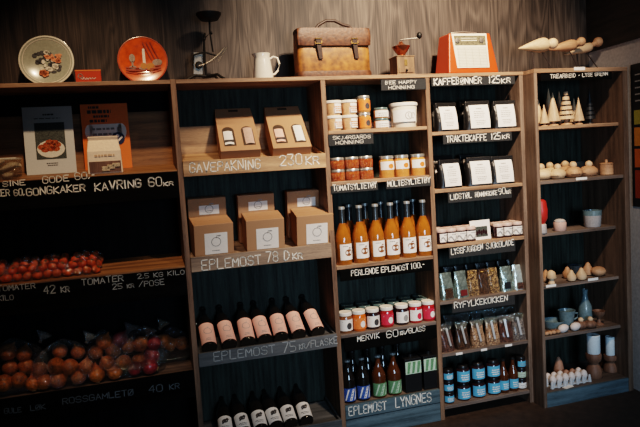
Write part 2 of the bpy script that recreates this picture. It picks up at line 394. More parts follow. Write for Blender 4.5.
def lettering(text, P0, P1, h, w=.006, y=None, mat=None, parent=None, seed=3, name='chalk_lettering', off=(0, 0, 0), wob=.35):
    q = random.Random(seed); mb = MB()
    tot = sum(NARROW.get(c.upper(), 1)*(.72 if c.islower() else 1) for c in text)
    L = P1[0]-P0[0]; adv = L/tot; x = P0[0]
    for c in text:
        C = c.upper(); sc_ = .72 if c.islower() else 1
        cw = adv*NARROW.get(C, 1)*sc_
        if C in GL:
            zb = P0[2]+(P1[2]-P0[2])*((x-P0[0])/L)+q.uniform(-.05, .05)*h*wob*2
            sh = q.uniform(-.06, .14)*wob*2; hh = h*sc_*q.uniform(.92, 1.08); gw = cw*.74
            x0 = x+cw*.13
            if C in 'I1.,:': gw = adv*.55*sc_; x0 = x-adv*.05
            for st in GL[C].split('|'):
                pts = []
                for t in st.split():
                    gx, gz = int(t[0])/4, int(t[1])/6
                    pts.append((x0+gw*(gx+q.uniform(-.05, .05)*wob)+sh*gz*h*.5, zb+hh*(gz+q.uniform(-.03, .03)*wob)))
                stroke(mb, lambda s, z: (s, y, z), pts, w*q.uniform(.66, .95))
        x += cw
    mb.v = [(a-off[0], b-off[1], c-off[2]) for a, b, c in mb.v]
    return obj(name, mb, mat or m_chalk, parent)
def px_text(text, u0, v0, u1, v1, hpx, Y, parent, mat=None, w=.0055, seed=3, off=(0, 0, 0)):
    P0 = at(u0, v0, Y); P1 = at(u1, v1, Y)
    return lettering(text, P0, P1, hpx*mpp(P0), w, Y, mat, parent, seed, off=off)

# ------------------------------------------------------------------ setting
BY = .25                              # back wall plane
XL = -1.45
X1, X2, X3, X4 = .19, .849, 1.368, 1.883
T = .0115                             # half thickness of an upright
RF = -.09                             # front plane of the separate right-hand unit
RX0 = xat(534.5, RF, 1.6); RX1 = xat(628, RF, 1.55)
struct('wall_back', MB().box(XL-.6, 3.4, BY+.001, BY+.06, 0, 2.9), m_wall)
struct('floor', MB().box(-3, 4.5, -4.2, BY+.06, -.05, 0), m_floor)
# slanted right wall: from the back corner towards the viewer
CX = xat(589, BY, 1.78); A = Vector((CX, BY, 0)); B = Vector((RX1+.02, RF, 0)); dirv = (B-A).normalized(); E1 = A+dirv*2.2
nrm = Vector((-dirv.y, dirv.x, 0))
if nrm.x < 0: nrm = -nrm
def wall_slab(z0, z1, proud=0.):
    a = A-nrm*proud; e = E1-nrm*proud; a2 = A+nrm*.08; e2 = E1+nrm*.08
    return MB().hexa([(e.x, e.y, z0), (e2.x, e2.y, z0), (a2.x, a2.y, z0), (a.x, a.y, z0), (e.x, e.y, z1), (e2.x, e2.y, z1), (a2.x, a2.y, z1), (a.x, a.y, z1)])
ZB = zat(589, 53, BY)
struct('wall_right', wall_slab(0, ZB), m_plaster)
struct('trim_1', wall_slab(ZB, 2.9, .012), m_beam)

# ------------------------------------------------------------------ left shelf unit (bread, tomatoes, onions)
ZT = 1.70
u1 = thing('shelf_unit', 'long dark shelf unit with bread, tomato and onion shelves and black price boards', 'shelf', (0, 0, 0))
obj('top_panel', MB().box(XL, X1-T, -.002, BY, ZT-.017, ZT), m_edge, u1, bevel=.0015)
obj('side_panel', MB().box(X1-T, X1+T, -.004, BY, 0, ZT+.001), m_post, u1, bevel=.0015)
obj('side_panel', MB().box(XL-.02, XL, 0, BY, 0, ZT), m_post, u1)
ZBR = zat(90, 175.5, 0); ZTO = zat(92, 276, 0); ZON = zat(100, 386, 0)
obj('back_panel', MB().box(XL, X1-T, BY-.012, BY-.001, 0, ZT-.018), m_back_k, u1)
obj('wood_backboard', MB().box(XL, X1-T-.001, BY-.026, BY-.013, ZBR, ZBR+.27), m_shelf_b, u1)
def sloped(x0, x1, zf, zb, y0, y1, th=.016):
    return MB().hexa([(x0, y0, zf-th), (x1, y0, zf-th), (x1, y1, zb-th), (x0, y1, zb-th), (x0, y0, zf), (x1, y0, zf), (x1, y1, zb), (x0, y1, zb)])
SL = .13
obj('shelf', sloped(XL, X1-T-.001, ZBR, ZBR+SL*(BY-.027), 0, BY-.027), m_shelf_b, u1, bevel=.001)
obj('shelf', sloped(XL, X1-T-.001, ZTO, ZTO+SL*(BY-.014), 0, BY-.014), m_shelf_b, u1, bevel=.001)
obj('shelf', MB().box(XL, X1-T-.001, 0, BY-.013, ZON-.02, ZON), m_shelf_d, u1, bevel=.001)
fb = []
for z, h in ((ZBR-.002, .115), (ZTO-.003, .12), (ZON+.012, .12)):
    fb.append(obj('price_board', MB().box(XL, X1-T-.002, -.012, -.001, z-h, z-.003), m_black_b, u1))
Yc = -.0135
b1 = lambda *a, **k: px_text(*a, **k)
b1('SINE', 2, 186.5, 26, 184.8, 5, Yc, fb[0], w=.0045)
b1('GODE 60,-', 42, 183.5, 96, 177.5, 6.5, Yc, fb[0], w=.005, seed=5)
b1('KER 60,', -4, 196.5, 25, 195.3, 6.5, Yc, fb[0], w=.005, seed=6)
b1('GONGKAKER', 26, 195.8, 86, 190.5, 7, Yc, fb[0], w=.006, seed=7)
b1('KAVRING', 94, 191, 142, 186.5, 8, Yc, fb[0], w=.0065, seed=8)
b1('60', 148, 186.5, 163, 185.4, 9, Yc, fb[0], w=.0065, seed=9)
b1('kr', 163, 186, 174, 184.8, 5, Yc, fb[0], w=.005, seed=10)
b1('TOMATER', -3, 291.5, 36, 288, 5.5, Yc, fb[1], m_chalk_d, .004, 11)
b1('KILO', -2, 301, 14, 299.5, 5, Yc, fb[1], m_chalk_d, .004, 12)
b1('42 kr', 43, 294, 70, 291.5, 7.5, Yc, fb[1], m_chalk_d, .005, 13)
b1('TOMATER', 81, 285.5, 124, 280.5, 6, Yc, fb[1], m_chalk_d, .0045, 14)
b1('2,5 KG KILO', 137, 279, 185, 274, 4.5, Yc, fb[1], m_chalk_d, .0035, 15)
b1('25 kr /POSE', 112, 289.5, 165, 284.5, 5.5, Yc, fb[1], m_chalk_d, .004, 16)
m_chalk_b = paint('chalk_shaded_blue', (.17, .21, .24), .95, .4, 150)  # chalk colour darkened and blued to paint in the shade near the floor
b1('GULE', 4, 414, 22, 412, 5, Yc, fb[2], m_chalk_b, .004, 17)
b1('LØK', 30, 411, 46, 409, 5, Yc, fb[2], m_chalk_b, .004, 17)
b1('ROSSGAMLETØ', 62, 404.5, 134, 395, 6, Yc, fb[2], m_chalk_b, .0045, 18)
b1('40 kr', 148, 393, 180, 388, 7, Yc, fb[2], m_chalk_b, .0045, 19)

# ------------------------------------------------------------------ middle shelf run (crates, jars, coffee)
u2 = thing('shelf_unit', 'pine shelf unit of three bays with sloping crates, jars, bottles and coffee', 'shelf')
obj('top_panel', MB().box(X1+T+.0005, X4+T, -.003, BY, ZT-.017, ZT), m_edge, u2, bevel=.0015)
BK = .215                             # back of the two narrow bays
for x, m in ((X2, m_post), (X3, m_post), (X4, m_post_g)):
    obj('upright', MB().box(x-T, x+T, -.001, BY-.001, 0, ZT-.0175), m, u2, bevel=.0015)
for a, b, y in ((X1, X2, BY-.013), (X2, X3, BK), (X3, X4, BK)):
    obj('back_panel', MB().box(a+T+.0005, b-T-.0005, y, y+.012, 0, ZT-.018), m_back_g, u2)
ZA = zat(376, 128.5, 0); ZB3 = zat(380, 178.5, 0); ZC = zat(384, 261.2, 0); ZD = zat(390, 328, 0); ZE = zat(393, 397.5, 0)-.002
ZS = [1.425, 1.148, .877, .597, .335, .069]
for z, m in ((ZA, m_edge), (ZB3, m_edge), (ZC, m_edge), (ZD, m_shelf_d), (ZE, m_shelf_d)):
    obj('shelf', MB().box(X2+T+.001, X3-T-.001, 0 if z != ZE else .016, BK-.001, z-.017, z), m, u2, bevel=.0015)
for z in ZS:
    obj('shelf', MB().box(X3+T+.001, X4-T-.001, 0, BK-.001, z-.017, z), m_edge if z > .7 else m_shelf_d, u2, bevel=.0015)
# sloping crates of the wide bay
def crate(zf, vtop_h, bh, slope, mat, texts, back=False, th=.012):
    y1 = BY-.03
    fl = MB(); fl.hexa([(X1+T+.012, .002, zf-.03), (X2-T-.012, .002, zf-.03), (X2-T-.012, y1, zf-.03+slope*y1), (X1+T+.012, y1, zf-.03+slope*y1),
                        (X1+T+.012, .002, zf-.018), (X2-T-.012, .002, zf-.018), (X2-T-.012, y1, zf-.018+slope*y1), (X1+T+.012, y1, zf-.018+slope*y1)])
    t = obj('crate_tray', fl, mat, u2)
    for xa, xb in ((X1+T+.001, X1+T+.011), (X2-T-.011, X2-T-.001)):
        sd = MB().hexa([(xa, .001, zf-bh), (xb, .001, zf-bh), (xb, y1, zf-bh+slope*y1+.02), (xa, y1, zf-bh+slope*y1+.02),
                        (xa, .001, zf), (xb, .001, zf), (xb, y1, zf+slope*y1), (xa, y1, zf+slope*y1)])
        obj('crate_side', sd, mat, t, bevel=.001)
    if back:
        obj('crate_back', MB().box(X1+T+.001, X2-T-.001, y1+.001, y1+.012, zf-.03, zf+back), mat, t)
    f = obj('front_board', MB().box(X1+T+.0005, X2-T-.0005, -.015, 0, zf-bh, zf), mat, t, bevel=.0015)
    for a in texts:
        px_text(a[0], a[1], a[2], a[3], a[4], a[5], -.0165, f, a[6] if len(a) > 6 else m_chalk, a[7] if len(a) > 7 else .0055, len(a[0])+3)
    return t
ZG, Z8, Z5, ZR = 1.356, .944, .52, .108
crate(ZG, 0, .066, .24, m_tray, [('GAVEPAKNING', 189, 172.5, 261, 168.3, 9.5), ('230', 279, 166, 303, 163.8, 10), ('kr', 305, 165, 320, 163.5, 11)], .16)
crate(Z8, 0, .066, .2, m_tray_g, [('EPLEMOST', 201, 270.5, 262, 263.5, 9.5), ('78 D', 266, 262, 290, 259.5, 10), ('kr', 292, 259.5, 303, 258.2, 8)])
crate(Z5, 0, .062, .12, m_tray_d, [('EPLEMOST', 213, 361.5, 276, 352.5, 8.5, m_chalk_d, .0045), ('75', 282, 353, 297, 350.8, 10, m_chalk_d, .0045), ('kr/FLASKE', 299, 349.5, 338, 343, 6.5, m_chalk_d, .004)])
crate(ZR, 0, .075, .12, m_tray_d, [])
obj('kick_board', MB().box(X1+T+.001, X2-T-.001, .01, .022, 0, .03), m_tray_d, u2)
# bottom of the jar bay: lettered board, then a plain plinth
lb = obj('front_board', MB().box(X2+T+.0005, X3-T-.0005, -.003, .014, zat(393, 411, 0), zat(393, 397.5, 0)), m_blue_b, u2, bevel=.0015)
px_text('EPLEMOST', 348.5, 416, 387, 409.3, 9, -.0045, lb, None, .0055, 4)
px_text('LYNGNES', 395, 408, 432, 401.3, 9.5, -.0045, lb, None, .0055, 5)
obj('plinth_board', MB().box(X2+T+.0005, X3-T-.0005, 0, .014, 0, zat(393, 411.8, 0)), m_blue_b, u2, bevel=.0015)

# small slate signs below the shelf edges
def sign(label, u0, u1, vt, vb, um, texts, Y=-.006, mat=None, parent=None, zmax=None):
    P0 = at(u0, (vt+vb)/2, Y); P1 = at(u1, (vt+vb)/2, Y)
    z1 = zat(um, vt, Y); z0 = zat(um, vb, Y)
    if zmax: z1 = min(z1, zmax)
    loc = Vector(((P0.x+P1.x)/2, Y, z0))
    t = thing('chalk_sign', label, 'sign', loc, group='handwritten chalk price signs')
    obj('slate_board', MB().box(P0.x-loc.x, P1.x-loc.x, 0, .006, 0, z1-z0), mat or m_slate, t, bevel=.0008)
    for a in texts:
        px_text(a[0], a[1], a[2], a[3], a[4], a[5], Y-.0008, t, None, a[6] if len(a) > 6 else .0045, len(a[0])+2, off=loc)
    return t
sign('slate sign reading BEE HAPPY HONNING below the top edge of the jar bay', 381, 426.2, 79, 90, 403, [('BEE HAPPY', 385, 84.4, 417, 83.2, 3.0, .0024), ('HONNING', 388, 89.2, 415, 88.2, 3.0, .0024)], zmax=ZT-.019)
sign('slate sign reading SKJÆRGÅRDS HONNING under the honey shelf', 328.5, 373.5, 133.8, 145, 351, [('SKJÆRGÅRDS', 332.5, 139.6, 371, 138.0, 3.2, .0024), ('HONNING', 335, 144.5, 364, 142.8, 3.2, .0024)], zmax=ZA-.018)
sign('slate sign reading TOMATSYLTETØY under the stacked red jam jars', 331, 378, 183, 192, 354, [('TOMATSYLTETØY', 333, 191, 377, 187.4, 5.5)], zmax=ZB3-.018)
sign('slate sign reading MOLTESYLTETØY under the tall orange jam jars', 386, 431, 179, 187.5, 408, [('MOLTESYLTETØY', 387.5, 186.8, 430.5, 182, 5.5)], zmax=ZB3-.018)
sign('dark sign reading PERLENDE EPLEMOST 100 under the amber bottle shelf', 340, 432, 263.5, 276, 386, [('PERLENDE', 351, 276, 379, 273, 5.5), ('EPLEMOST', 381, 272.5, 409, 269.3, 5.2), ('100,-', 411, 268.8, 425, 267, 5.5)], zmax=ZC-.018, mat=m_black_b)
sign('dark sign reading MERVIK 60 kr/GLASS under the jam jar shelf', 344, 437, 331.5, 345, 390, [('MERVIK', 357, 341.5, 380, 337.6, 5.5), ('60', 386, 338, 399, 336, 7), ('kr/GLASS', 400, 335, 425.5, 330.5, 5)], zmax=ZD-.018, mat=m_black_b)
sign('slate sign reading KAFFEBØNNER 125 KR below the top edge of the coffee bay', 431.5, 515, 77, 85.3, 473, [('KAFFEBØNNER', 433.5, 85, 482, 83, 6.3, .0055), ('125', 488.5, 83, 500.5, 82.6, 6.5, .0055), ('kr', 501, 83, 511, 82.4, 6, .0045)], zmax=ZT-.019)
sign('slate sign reading TRAKTEKAFFE 125 KR under the upper coffee bags', 443, 512, 132.8, 142.5, 477, [('TRAKTEKAFFE', 446, 142.2, 487, 140, 6, .005), ('125', 491, 139.5, 501, 138.6, 6, .005), ('kr', 502, 138.6, 510, 138, 5, .0045)], zmax=ZS[0]-.018)
sign('slate sign reading LIDSTØL HONNINGKAKE 90 under the lower coffee bags', 448, 512, 190, 200.5, 480, [('LIDSTØL', 450, 199.8, 472, 197.4, 5.2), ('HONNINGKAKE', 475, 197, 497.5, 194.7, 4.6, .0035), ('90', 498, 194.5, 506, 193.5, 6), ('kr', 506, 193.6, 511, 193, 4)], zmax=ZS[1]-.018)
sign('slate sign reading LYSEFJORDEN SJOKOLADE below the white-labelled jam jars', 449, 515.5, 244, 255, 482, [('LYSEFJORDEN', 451, 254.6, 483, 249.4, 5.5, .005), ('SJOKOLADE', 486, 249, 514, 244.5, 5.5, .005)], zmax=ZS[2]-.018)
sign('slate sign reading RYFYLKEKOKKEN under the foil chocolate bags', 452, 515, 299, 309, 483, [('RYFYLKEKOKKEN', 454, 308.5, 508, 300.5, 5.8, .005)], zmax=ZS[3]-.018)

# ------------------------------------------------------------------ right-hand shelf unit
ZRT = 1.70
u3 = thing('shelf_unit', 'narrow dark shelf unit in the corner holding turned wood and ceramics', 'shelf')
obj('top_panel', MB().box(RX0, RX1, RF-.001, BY-.002, ZRT-.02, ZRT), m_edge, u3, bevel=.0015)
obj('side_panel', MB().box(RX0, RX0+.017, RF, BY-.002, 0, ZRT-.0205), m_post_g, u3, bevel=.0015)
obj('side_cladding', MB().box(RX0-.002, RX0-.0002, RF+.004, BY-.002, 0, ZRT-.021), m_post_d, u3)
obj('side_panel', MB().box(RX1-.03, RX1, RF, BY-.002, 0, ZRT-.0205), m_post_d, u3, bevel=.0015)
obj('back_panel', MB().box(RX0+.018, RX1-.031, BY-.02, BY-.003, .02, ZRT-.021), m_back_g, u3)
RZ = []
RS = [(580, 124.3, 1.422), (580, 178, 1.151), (576, 230, .893), (578, 281.5, .629), (579, 331.5, .368)]
for (u, v, z), y0 in zip(RS, (RF+.035, RF+.008, RF+.07, RF+.055, RF+.05)):
    zz = zat(u, v, y0); RZ.append((zz, y0))
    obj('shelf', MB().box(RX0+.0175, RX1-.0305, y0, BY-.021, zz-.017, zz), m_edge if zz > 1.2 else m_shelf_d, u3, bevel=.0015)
ZRB = zat(582, 387, RF)
obj('base_shelf', MB().box(RX0+.0175, RX1-.0305, RF+.013, BY-.021, ZRB-.018, ZRB), m_shelf_d, u3)
obj('plinth_board', MB().box(RX0+.0175, RX1-.0305, RF+.001, RF+.012, 0, ZRB), m_blue_b, u3, bevel=.0015)
sign('black sign reading TREARBEID LYSE GRENN inside the top of the corner unit', 541, 612, 70.8, 80, 577, [('TREARBEID', 550, 78.5, 576, 77, 3.8, .0035), ('- LYSE GRENN', 578, 77, 608, 75.2, 3.5, .0035)], Y=RF+.006, mat=m_black_b, zmax=ZRT-.022)
def price_tag(label, u0, u1, v0, v1, Y):
    um = (u0+u1)/2; z0 = zat(um, v1, Y); z1 = zat(um, v0, Y); x0 = xat(u0, Y, z0); x1 = xat(u1, Y, z0)
    return tag(obj('price_tag', MB().box(x0-(x0+x1)/2, x1-(x0+x1)/2, -.001, 0, 0, z1-z0), m_white, loc=((x0+x1)/2, Y, z0)), label, 'price tag', 'small white shelf-edge tags')
price_tag('white tag on the top edge of the corner unit', 574, 585, 67, 70.2, RF-.001)
price_tag('white tag on the shelf edge below the round wooden birds', 576, 587, 177.3, 179.8, RZ[1][1]-.0005)
price_tag('white tag below the mushroom on the shelf of turned pears', 546, 556, 284.5, 287, RZ[3][1]-.0005)
price_tag('white tag below the round ball on the shelf of turned pears', 588, 598, 278, 280.5, RZ[3][1]-.0005)
price_tag('white tag below the second snack bag from the left', 456, 462.5, 352.5, 354.8, -.0005)
price_tag('white tag below the third snack bag from the left', 481, 487, 348.6, 350.8, -.0005)
price_tag('white tag below the snack bags nearest the corner unit', 505, 512, 344.2, 346.4, -.0005)

# ------------------------------------------------------------------ containers
def make_bottle(name, cat, R, H, glass, cap, lab, lz=(.12, .42), prt=None, shoulder=.5, foil=None, neck=.36, arc=1.25):
    t = thing(name, '', cat)
    p = [(R*.6, .002), (R*.93, 0), (R, R*.12), (R, H*shoulder), (R*.93, H*(shoulder+.06)), (R*.62, H*(shoulder+.19)), (R*(neck+.04), H*(shoulder+.28)), (R*neck, H*.86), (R*neck, H*.955)]
    obj('glass_body', MB().lathe(p, 28), glass, t, True)
    if foil:
        q = [(R*(neck+.06), H*(shoulder+.275)), (R*(neck+.03), H*.86), (R*(neck+.04), H*.95)]
        obj('neck_foil', MB().lathe(q, 24), foil, t, True)
    obj('bottle_cap', MB().lathe([(R*(neck+.09), H*.951), (R*(neck+.10), H*.96), (R*(neck+.07), H*.997), (R*.2, H)], 24), cap, t, True)
    if lab:
        mp = mapper(R, .0008); l = obj('label', sheet(MB(), mp, -R*arc, R*arc, H*lz[0], H*lz[1], 16), lab, t, True)
        if prt: prt(l, R, H*lz[0], H*lz[1])
    return t
def prt_apple(mat):
    def f(l, R, z0, z1):
        mp = mapper(R, .0014); mb = MB(); apple(mb, mp, R*.1, (z0+z1)/2-.003, min(R*.48, (z1-z0)*.26)); obj('apple_print', mb, mat, l)
        mb = MB(); textlines(mb, mp, -R*.75, R*.2, [z1-.012], .004, 2); obj('printed_text', mb, m_inkg, l)
    return f
def prt_ring(mat):
    def f(l, R, z0, z1):
        mp = mapper(R, .0014); mb = MB(); c = (z0+z1)/2+.008
        ring(mb, mp, R*.05, c, R*.5, .0022); stroke(mb, mp, [(R*.05, c+R*.4), (R*.2, c+R*.75)], .002)
        textlines(mb, mp, -R*.35, R*.45, [z0+.02, z0+.012], .003, 5); obj('apple_outline_print', mb, mat, l)
    return f
def prt_splash(mat):
    def f(l, R, z0, z1):
        mp = mapper(R, .0014); mb = MB(); c = z0+(z1-z0)*.62
        disc(mb, mp, 0, c, R*.42, R*.34); disc(mb, mp, R*.35, c+R*.3, R*.2); disc(mb, mp, -R*.3, c-R*.3, R*.14)
        stroke(mb, mp, [(-R*.1, c), (-R*.55, c-R*.9)], .006); textlines(mb, mp, -R*.5, R*.6, [z0+.012, z0+.02], .003, 5)
        obj('splash_print', mb, mat, l)
    return f
def prt_diag(mat):
    def f(l, R, z0, z1):
        mp = mapper(R, .0014); mb = MB(); h = z1-z0
        for k, a in enumerate((-.9, -.25, .45)):
            w = R*(.2 if k != 1 else .34)
            vs = []
            for i in range(5):
                t = i/4; s = R*a+R*.5*t; vs.append((s, z0+h*(.08+.84*t), w))
            for i in range(4):
                (a0, b0, w0), (a1, b1, w1) = vs[i], vs[i+1]
                mb.add([mp(a0, b0), mp(a0+w0, b0), mp(a1+w1, b1), mp(a1, b1)], [(0, 1, 2, 3)])
        obj('stripe_print', mb, mat, l)
    return f
def make_jar(name, cat, R, H, body, lid, lab=None, lz=(.12, .68), lidh=.18, prt=None, arc=1.2, lidr=.96, straight=False):
    t = thing(name, '', cat)
    hb = H*(1-lidh)
    p = [(R*.7, .001), (R*.94, 0), (R, R*.1), (R, hb*.86), (R*.9, hb*.97), (R*.86, hb+.001)] if not straight else [(R*.8, .001), (R*.86, 0), (R*.88, .003), (R, hb*.96), (R*.98, hb+.0005)]
    obj('jar_body', MB().lathe(p, 24), body, t, True)
    obj('lid', MB().lathe([(R*lidr, hb-.001), (R*lidr*1.01, hb+.002), (R*lidr, H-.002), (R*lidr*.94, H), (R*.3, H-.0008)], 24), lid, t, True)
    if lab:
        Rm = R if not straight else R*.995
        mp = mapper(Rm, .0009); l = obj('label', sheet(MB(), mp, -R*arc, R*arc, H*lz[0], H*lz[1], 14), lab, t, True)
        if prt: prt(l, Rm, H*lz[0], H*lz[1])
    return t
def prt_text(mat, seed=1, n=3):
    def f(l, R, z0, z1):
        mp = mapper(R, .0015); mb = MB(); h = z1-z0
        textlines(mb, mp, -R*.7, R*.7, [z0+h*(.18+.62*k/n) for k in range(n)], h*.1, seed); obj('printed_text', mb, mat, l)
    return f
def prt_blob(mat, dx=.25):
    def f(l, R, z0, z1):
        mp = mapper(R, .0015); mb = MB(); h = z1-z0
        disc(mb, mp, R*dx, z0+h*.42, R*.38, h*.3); stroke(mb, mp, [(-R*.7, z0+h*.8), (R*.5, z0+h*.8)], h*.1); obj('fruit_print', mb, mat, l)
    return f
def prt_wave(mat):
    def f(l, R, z0, z1):
        mp = mapper(R, .0015); mb = MB(); h = z1-z0
        pts = [(R*(-1+.2*i), z0+h*(.3+.25*math.sin(i*.9))) for i in range(11)]
        stroke(mb, mp, pts, h*.16); textlines(mb, mp, -R*.5, R*.7, [z0+h*.75], h*.1, 3); obj('wave_print', mb, mat, l)
    return f
def on(u, Y, Z): return Vector((xat(u, Y, Z), Y, Z))

# ---- wide bay: gift boxes
def make_gift(cs):
    t = thing('gift_box', '', 'gift box')
    W, D, H = .178, .085, .285
    b = obj('carton', MB().taper(W, D, W*.97, D, 0, H*.8).taper(W*.97, D, W*.93, .012, H*.8+.0001, H, 0, 0, -D*.5+.006), m_kraft, t, bevel=.0015)
    def arch(cx, z0, z1, w, d, n=10):
        vs = [(cx-w/2, -d, z0), (cx+w/2, -d, z0)]
        for k in range(n+1):
            a = PI*k/n; vs.append((cx+w/2*math.cos(a), -d, z1-w/2+w/2*math.sin(a)))
        return MB().poly(vs)
    for i, cx in enumerate((-.042, .044)):
        w = obj('window', arch(cx, .03, .155, .053, D/2+.0012), m_kraft_d, t)
        lab = cs[i]
        mb = MB(); vs = []
        for i2 in range(9):
            s = -.02+.04*i2/8; vs += [(cx+s-.003*(1 if i == 0 else -1), -D/2-.0016-.006*math.cos(s/.02*1.3), .036), (cx+s-.003*(1 if i == 0 else -1), -D/2-.0016-.006*math.cos(s/.02*1.3),   .122 if i == 0 else .14)]
        mb.add(vs, [(2*k, 2*k+2, 2*k+3, 2*k+1) for k in range(8)])
        l = obj('bottle_label', mb, lab, w)
        if i == 0:
            mb = MB().box(cx-.022, cx+.016, -D/2-.0092, -D/2-.0022, .05, .062); obj('label_band', mb, m_ink, l)
    obj('handle_slot', MB().box(-.022, .022, -D/2-.0015, -D/2+.004, H*.915, H*.955), m_kraft_d, t)
    return t
for i, (u, cs, lb_) in enumerate(((241, (m_white, m_cer_r), 'left kraft gift box with two bottle windows, pale blue label in its first window'),
                                  (292, (m_pink, m_white), 'right kraft gift box with two bottle windows, pink label in its first window'))):
    o = make_gift(cs); o['label'] = lb_; o['group'] = 'gift boxes in the top crate'
    o.location = on(u, .05, ZG-.012); o.location.z = ZG+.004; o.rotation_euler = (-math.radians(45), 0, math.radians(-2))

# ---- wide bay: juice boxes
def make_carton(W, D, H, label):
    t = thing('juice_box', '', 'carton')
    b = obj('carton', MB().box(-W/2, W/2, -D/2, D/2, 0, H), m_kraft, t, bevel=.002)
    obj('tape', MB().box(-W/2+.001, W/2-.001, -.0008-.012, .012, H+.0001, H+.0008), m_kraft, t)
    if label:
        z0, z1, w = label
        mp = mapper(None, D/2+.0012); l = obj('label', sheet(MB(), mp, -w/2+.008, w/2+.008, z0, z1, 1), m_white, t)
        mp = mapper(None, D/2+.0018); mb = MB(); c = z0+(z1-z0)*.58
        ring(mb, mp, .008, c, w*.2, .0025); stroke(mb, mp, [(.008, c+w*.17), (.013, c+w*.3)], .0025); disc(mb, mp, .022, c+w*.27, .008, .003)
        textlines(mb, mp, -w*.12, w*.24, [z0+.014], .004, 4); obj('apple_outline_print', mb, m_inkg, l)
    return t
names3 = ('left', 'middle', 'right')
tl = math.atan(.2)
for i, u in enumerate((212, 263.5, 312)):
    zz = Z8-.018+.2*.085+.004
    place('carton_front', lambda: make_carton(.172, .14, .148, (.012, .108, .1)), on(u, .085, zz), f'{names3[i]} box in the front row of kraft apple juice boxes', 'kraft apple juice boxes', (tl, 0, math.radians((3, -2, -3)[i])))
for i, u in enumerate((209, 257, 304.5)):
    zz = Z8-.018+.2*.175+.004
    place('carton_rear', lambda: make_carton(.172, .05, .225, (.15, .192, .09)), on(u, .187, zz), f'{names3[i]} box in the rear row of kraft apple juice boxes', 'kraft apple juice boxes', (tl*.6, 0, 0))

# ---- wide bay: leaning bottles
lean = -math.radians(58)
for i, (u, dz) in enumerate(zip((210, 230, 248.5, 265.5, 281.5, 299.5, 318.5), (0, 3, -2, 2, -3, 1, 4))):
    place('pink_bottle', lambda: make_bottle('juice_bottle', 'bottle', .0345, .255, m_dglass, m_black, m_pink, (.04, .50), prt_ring(m_inkg), .55),
          on(u, .022, Z5-.012)+Vector((0, 0, .016)), f'{nthf(i, 7)} of the leaning dark bottles with pink labels', 'dark bottles with pink labels', (lean, 0, math.radians(dz)))
for i, u in enumerate((227, 245, 261.5, 277, 291.5, 307)):
    place('splash_bottle', lambda: make_bottle('juice_bottle', 'bottle', .033, .255, m_dglass, m_black, m_white, (.04, .37), prt_splash(m_ink), .55),
          on(u, .024, ZR-.012)+Vector((0, 0, .014)), f'{nthf(i, 6)} of the leaning dark bottles with white splash labels', 'dark bottles with white labels', (lean-.12, 0, math.radians((-3, 2, -1, 3, 0, -2)[i])))

# ---- jar bay, honey shelf
def hgt(u, v0, v1, Y): return abs(zat(u, v0, Y)-zat(u, v1, Y))
Y0 = .05
tubR, tubH = .037, .069
for i, u in enumerate((334.5, 350)):
    for k in range(2):
        place('honey_tub', lambda: make_jar('honey_tub', 'tub', tubR, tubH, m_honey, m_wlid, m_white, (.15, .78), .16, prt_text(m_orlab, 2, 3), .62, 1.06, True),
              on(u, Y0, ZA)+Vector((0, 0, k*(tubH+.0005))), f'{("lower", "upper")[k]} white-lidded honey tub in the {("stack against the left upright", "second stack from the left upright")[i]}', 'honey tubs with white lids', (0, 0, .5))
for k in range(2):
    place('amber_jar', lambda: make_jar('honey_jar', 'jar', .030, .078, m_amber, m_silver, m_orlab, (.12, .72), .15, prt_blob(m_ink)),
          on(365, Y0, ZA)+Vector((0, 0, k*.0785)), f'{("lower", "upper")[k]} amber honey jar in the tall stack beside the tubs', 'amber honey jars')
for k in range(2):
    place('amber_jar', None, on(359.5, .13, ZA)+Vector((0, 0, k*.0785)), f'{("lower", "upper")[k]} amber honey jar half hidden behind the tall stack', 'amber honey jars')
for k in range(2):
    place('white_jar', lambda: make_jar('honey_jar', 'jar', .035, .049, m_amber, m_blid, m_white, (.1, .72), .2, prt_text(m_inkg, 3, 2)),
          on(381.5, Y0, ZA)+Vector((0, 0, k*.0495)), f'{("lower", "upper")[k]} squat white-labelled honey jar beside the big tub', 'squat white-labelled honey jars')
place('white_jar', None, on(373, .125, ZA), 'squat honey jar peeking out between the jar stacks', 'squat white-labelled honey jars', scale=.95)
for k in range(2):
    place('white_jar', None, on(389, .135, ZA)+Vector((0, 0, k*.0495)), f'{("lower", "upper")[k]} squat honey jar behind the white-labelled stack', 'squat white-labelled honey jars')
def prt_bee(l, R, z0, z1):
    mp = mapper(R, .0015); mb = MB(); h = z1-z0
    ring(mb, mp, R*.28, z0+h*.5, h*.3, .003); stroke(mb, mp, [(R*.28, z0+h*.72), (R*.2, z0+h*.5), (R*.36, z0+h*.3)], .003)
    stroke(mb, mp, [(R*.62+h*.2*math.cos(a*.5), z0+h*.5+h*.22*math.sin(a*.5)) for a in range(11)], .003)
    obj('emblem_print', mb, m_inkg, l)
place('big_tub', lambda: make_jar('honey_bucket', 'tub', .066, .118, m_tub, m_wlid, m_white, (.22, .7), .13, prt_bee, .95, 1.05, True), on(404, .072, ZA), 'big white-lidded honey tub near the right upright of the honey shelf', 'big honey tubs', (0, 0, -.3))
place('big_tub', None, on(414.5, .155, ZA), 'big honey tub mostly hidden behind the front big tub', 'big honey tubs', scale=(.96, .6, .95))
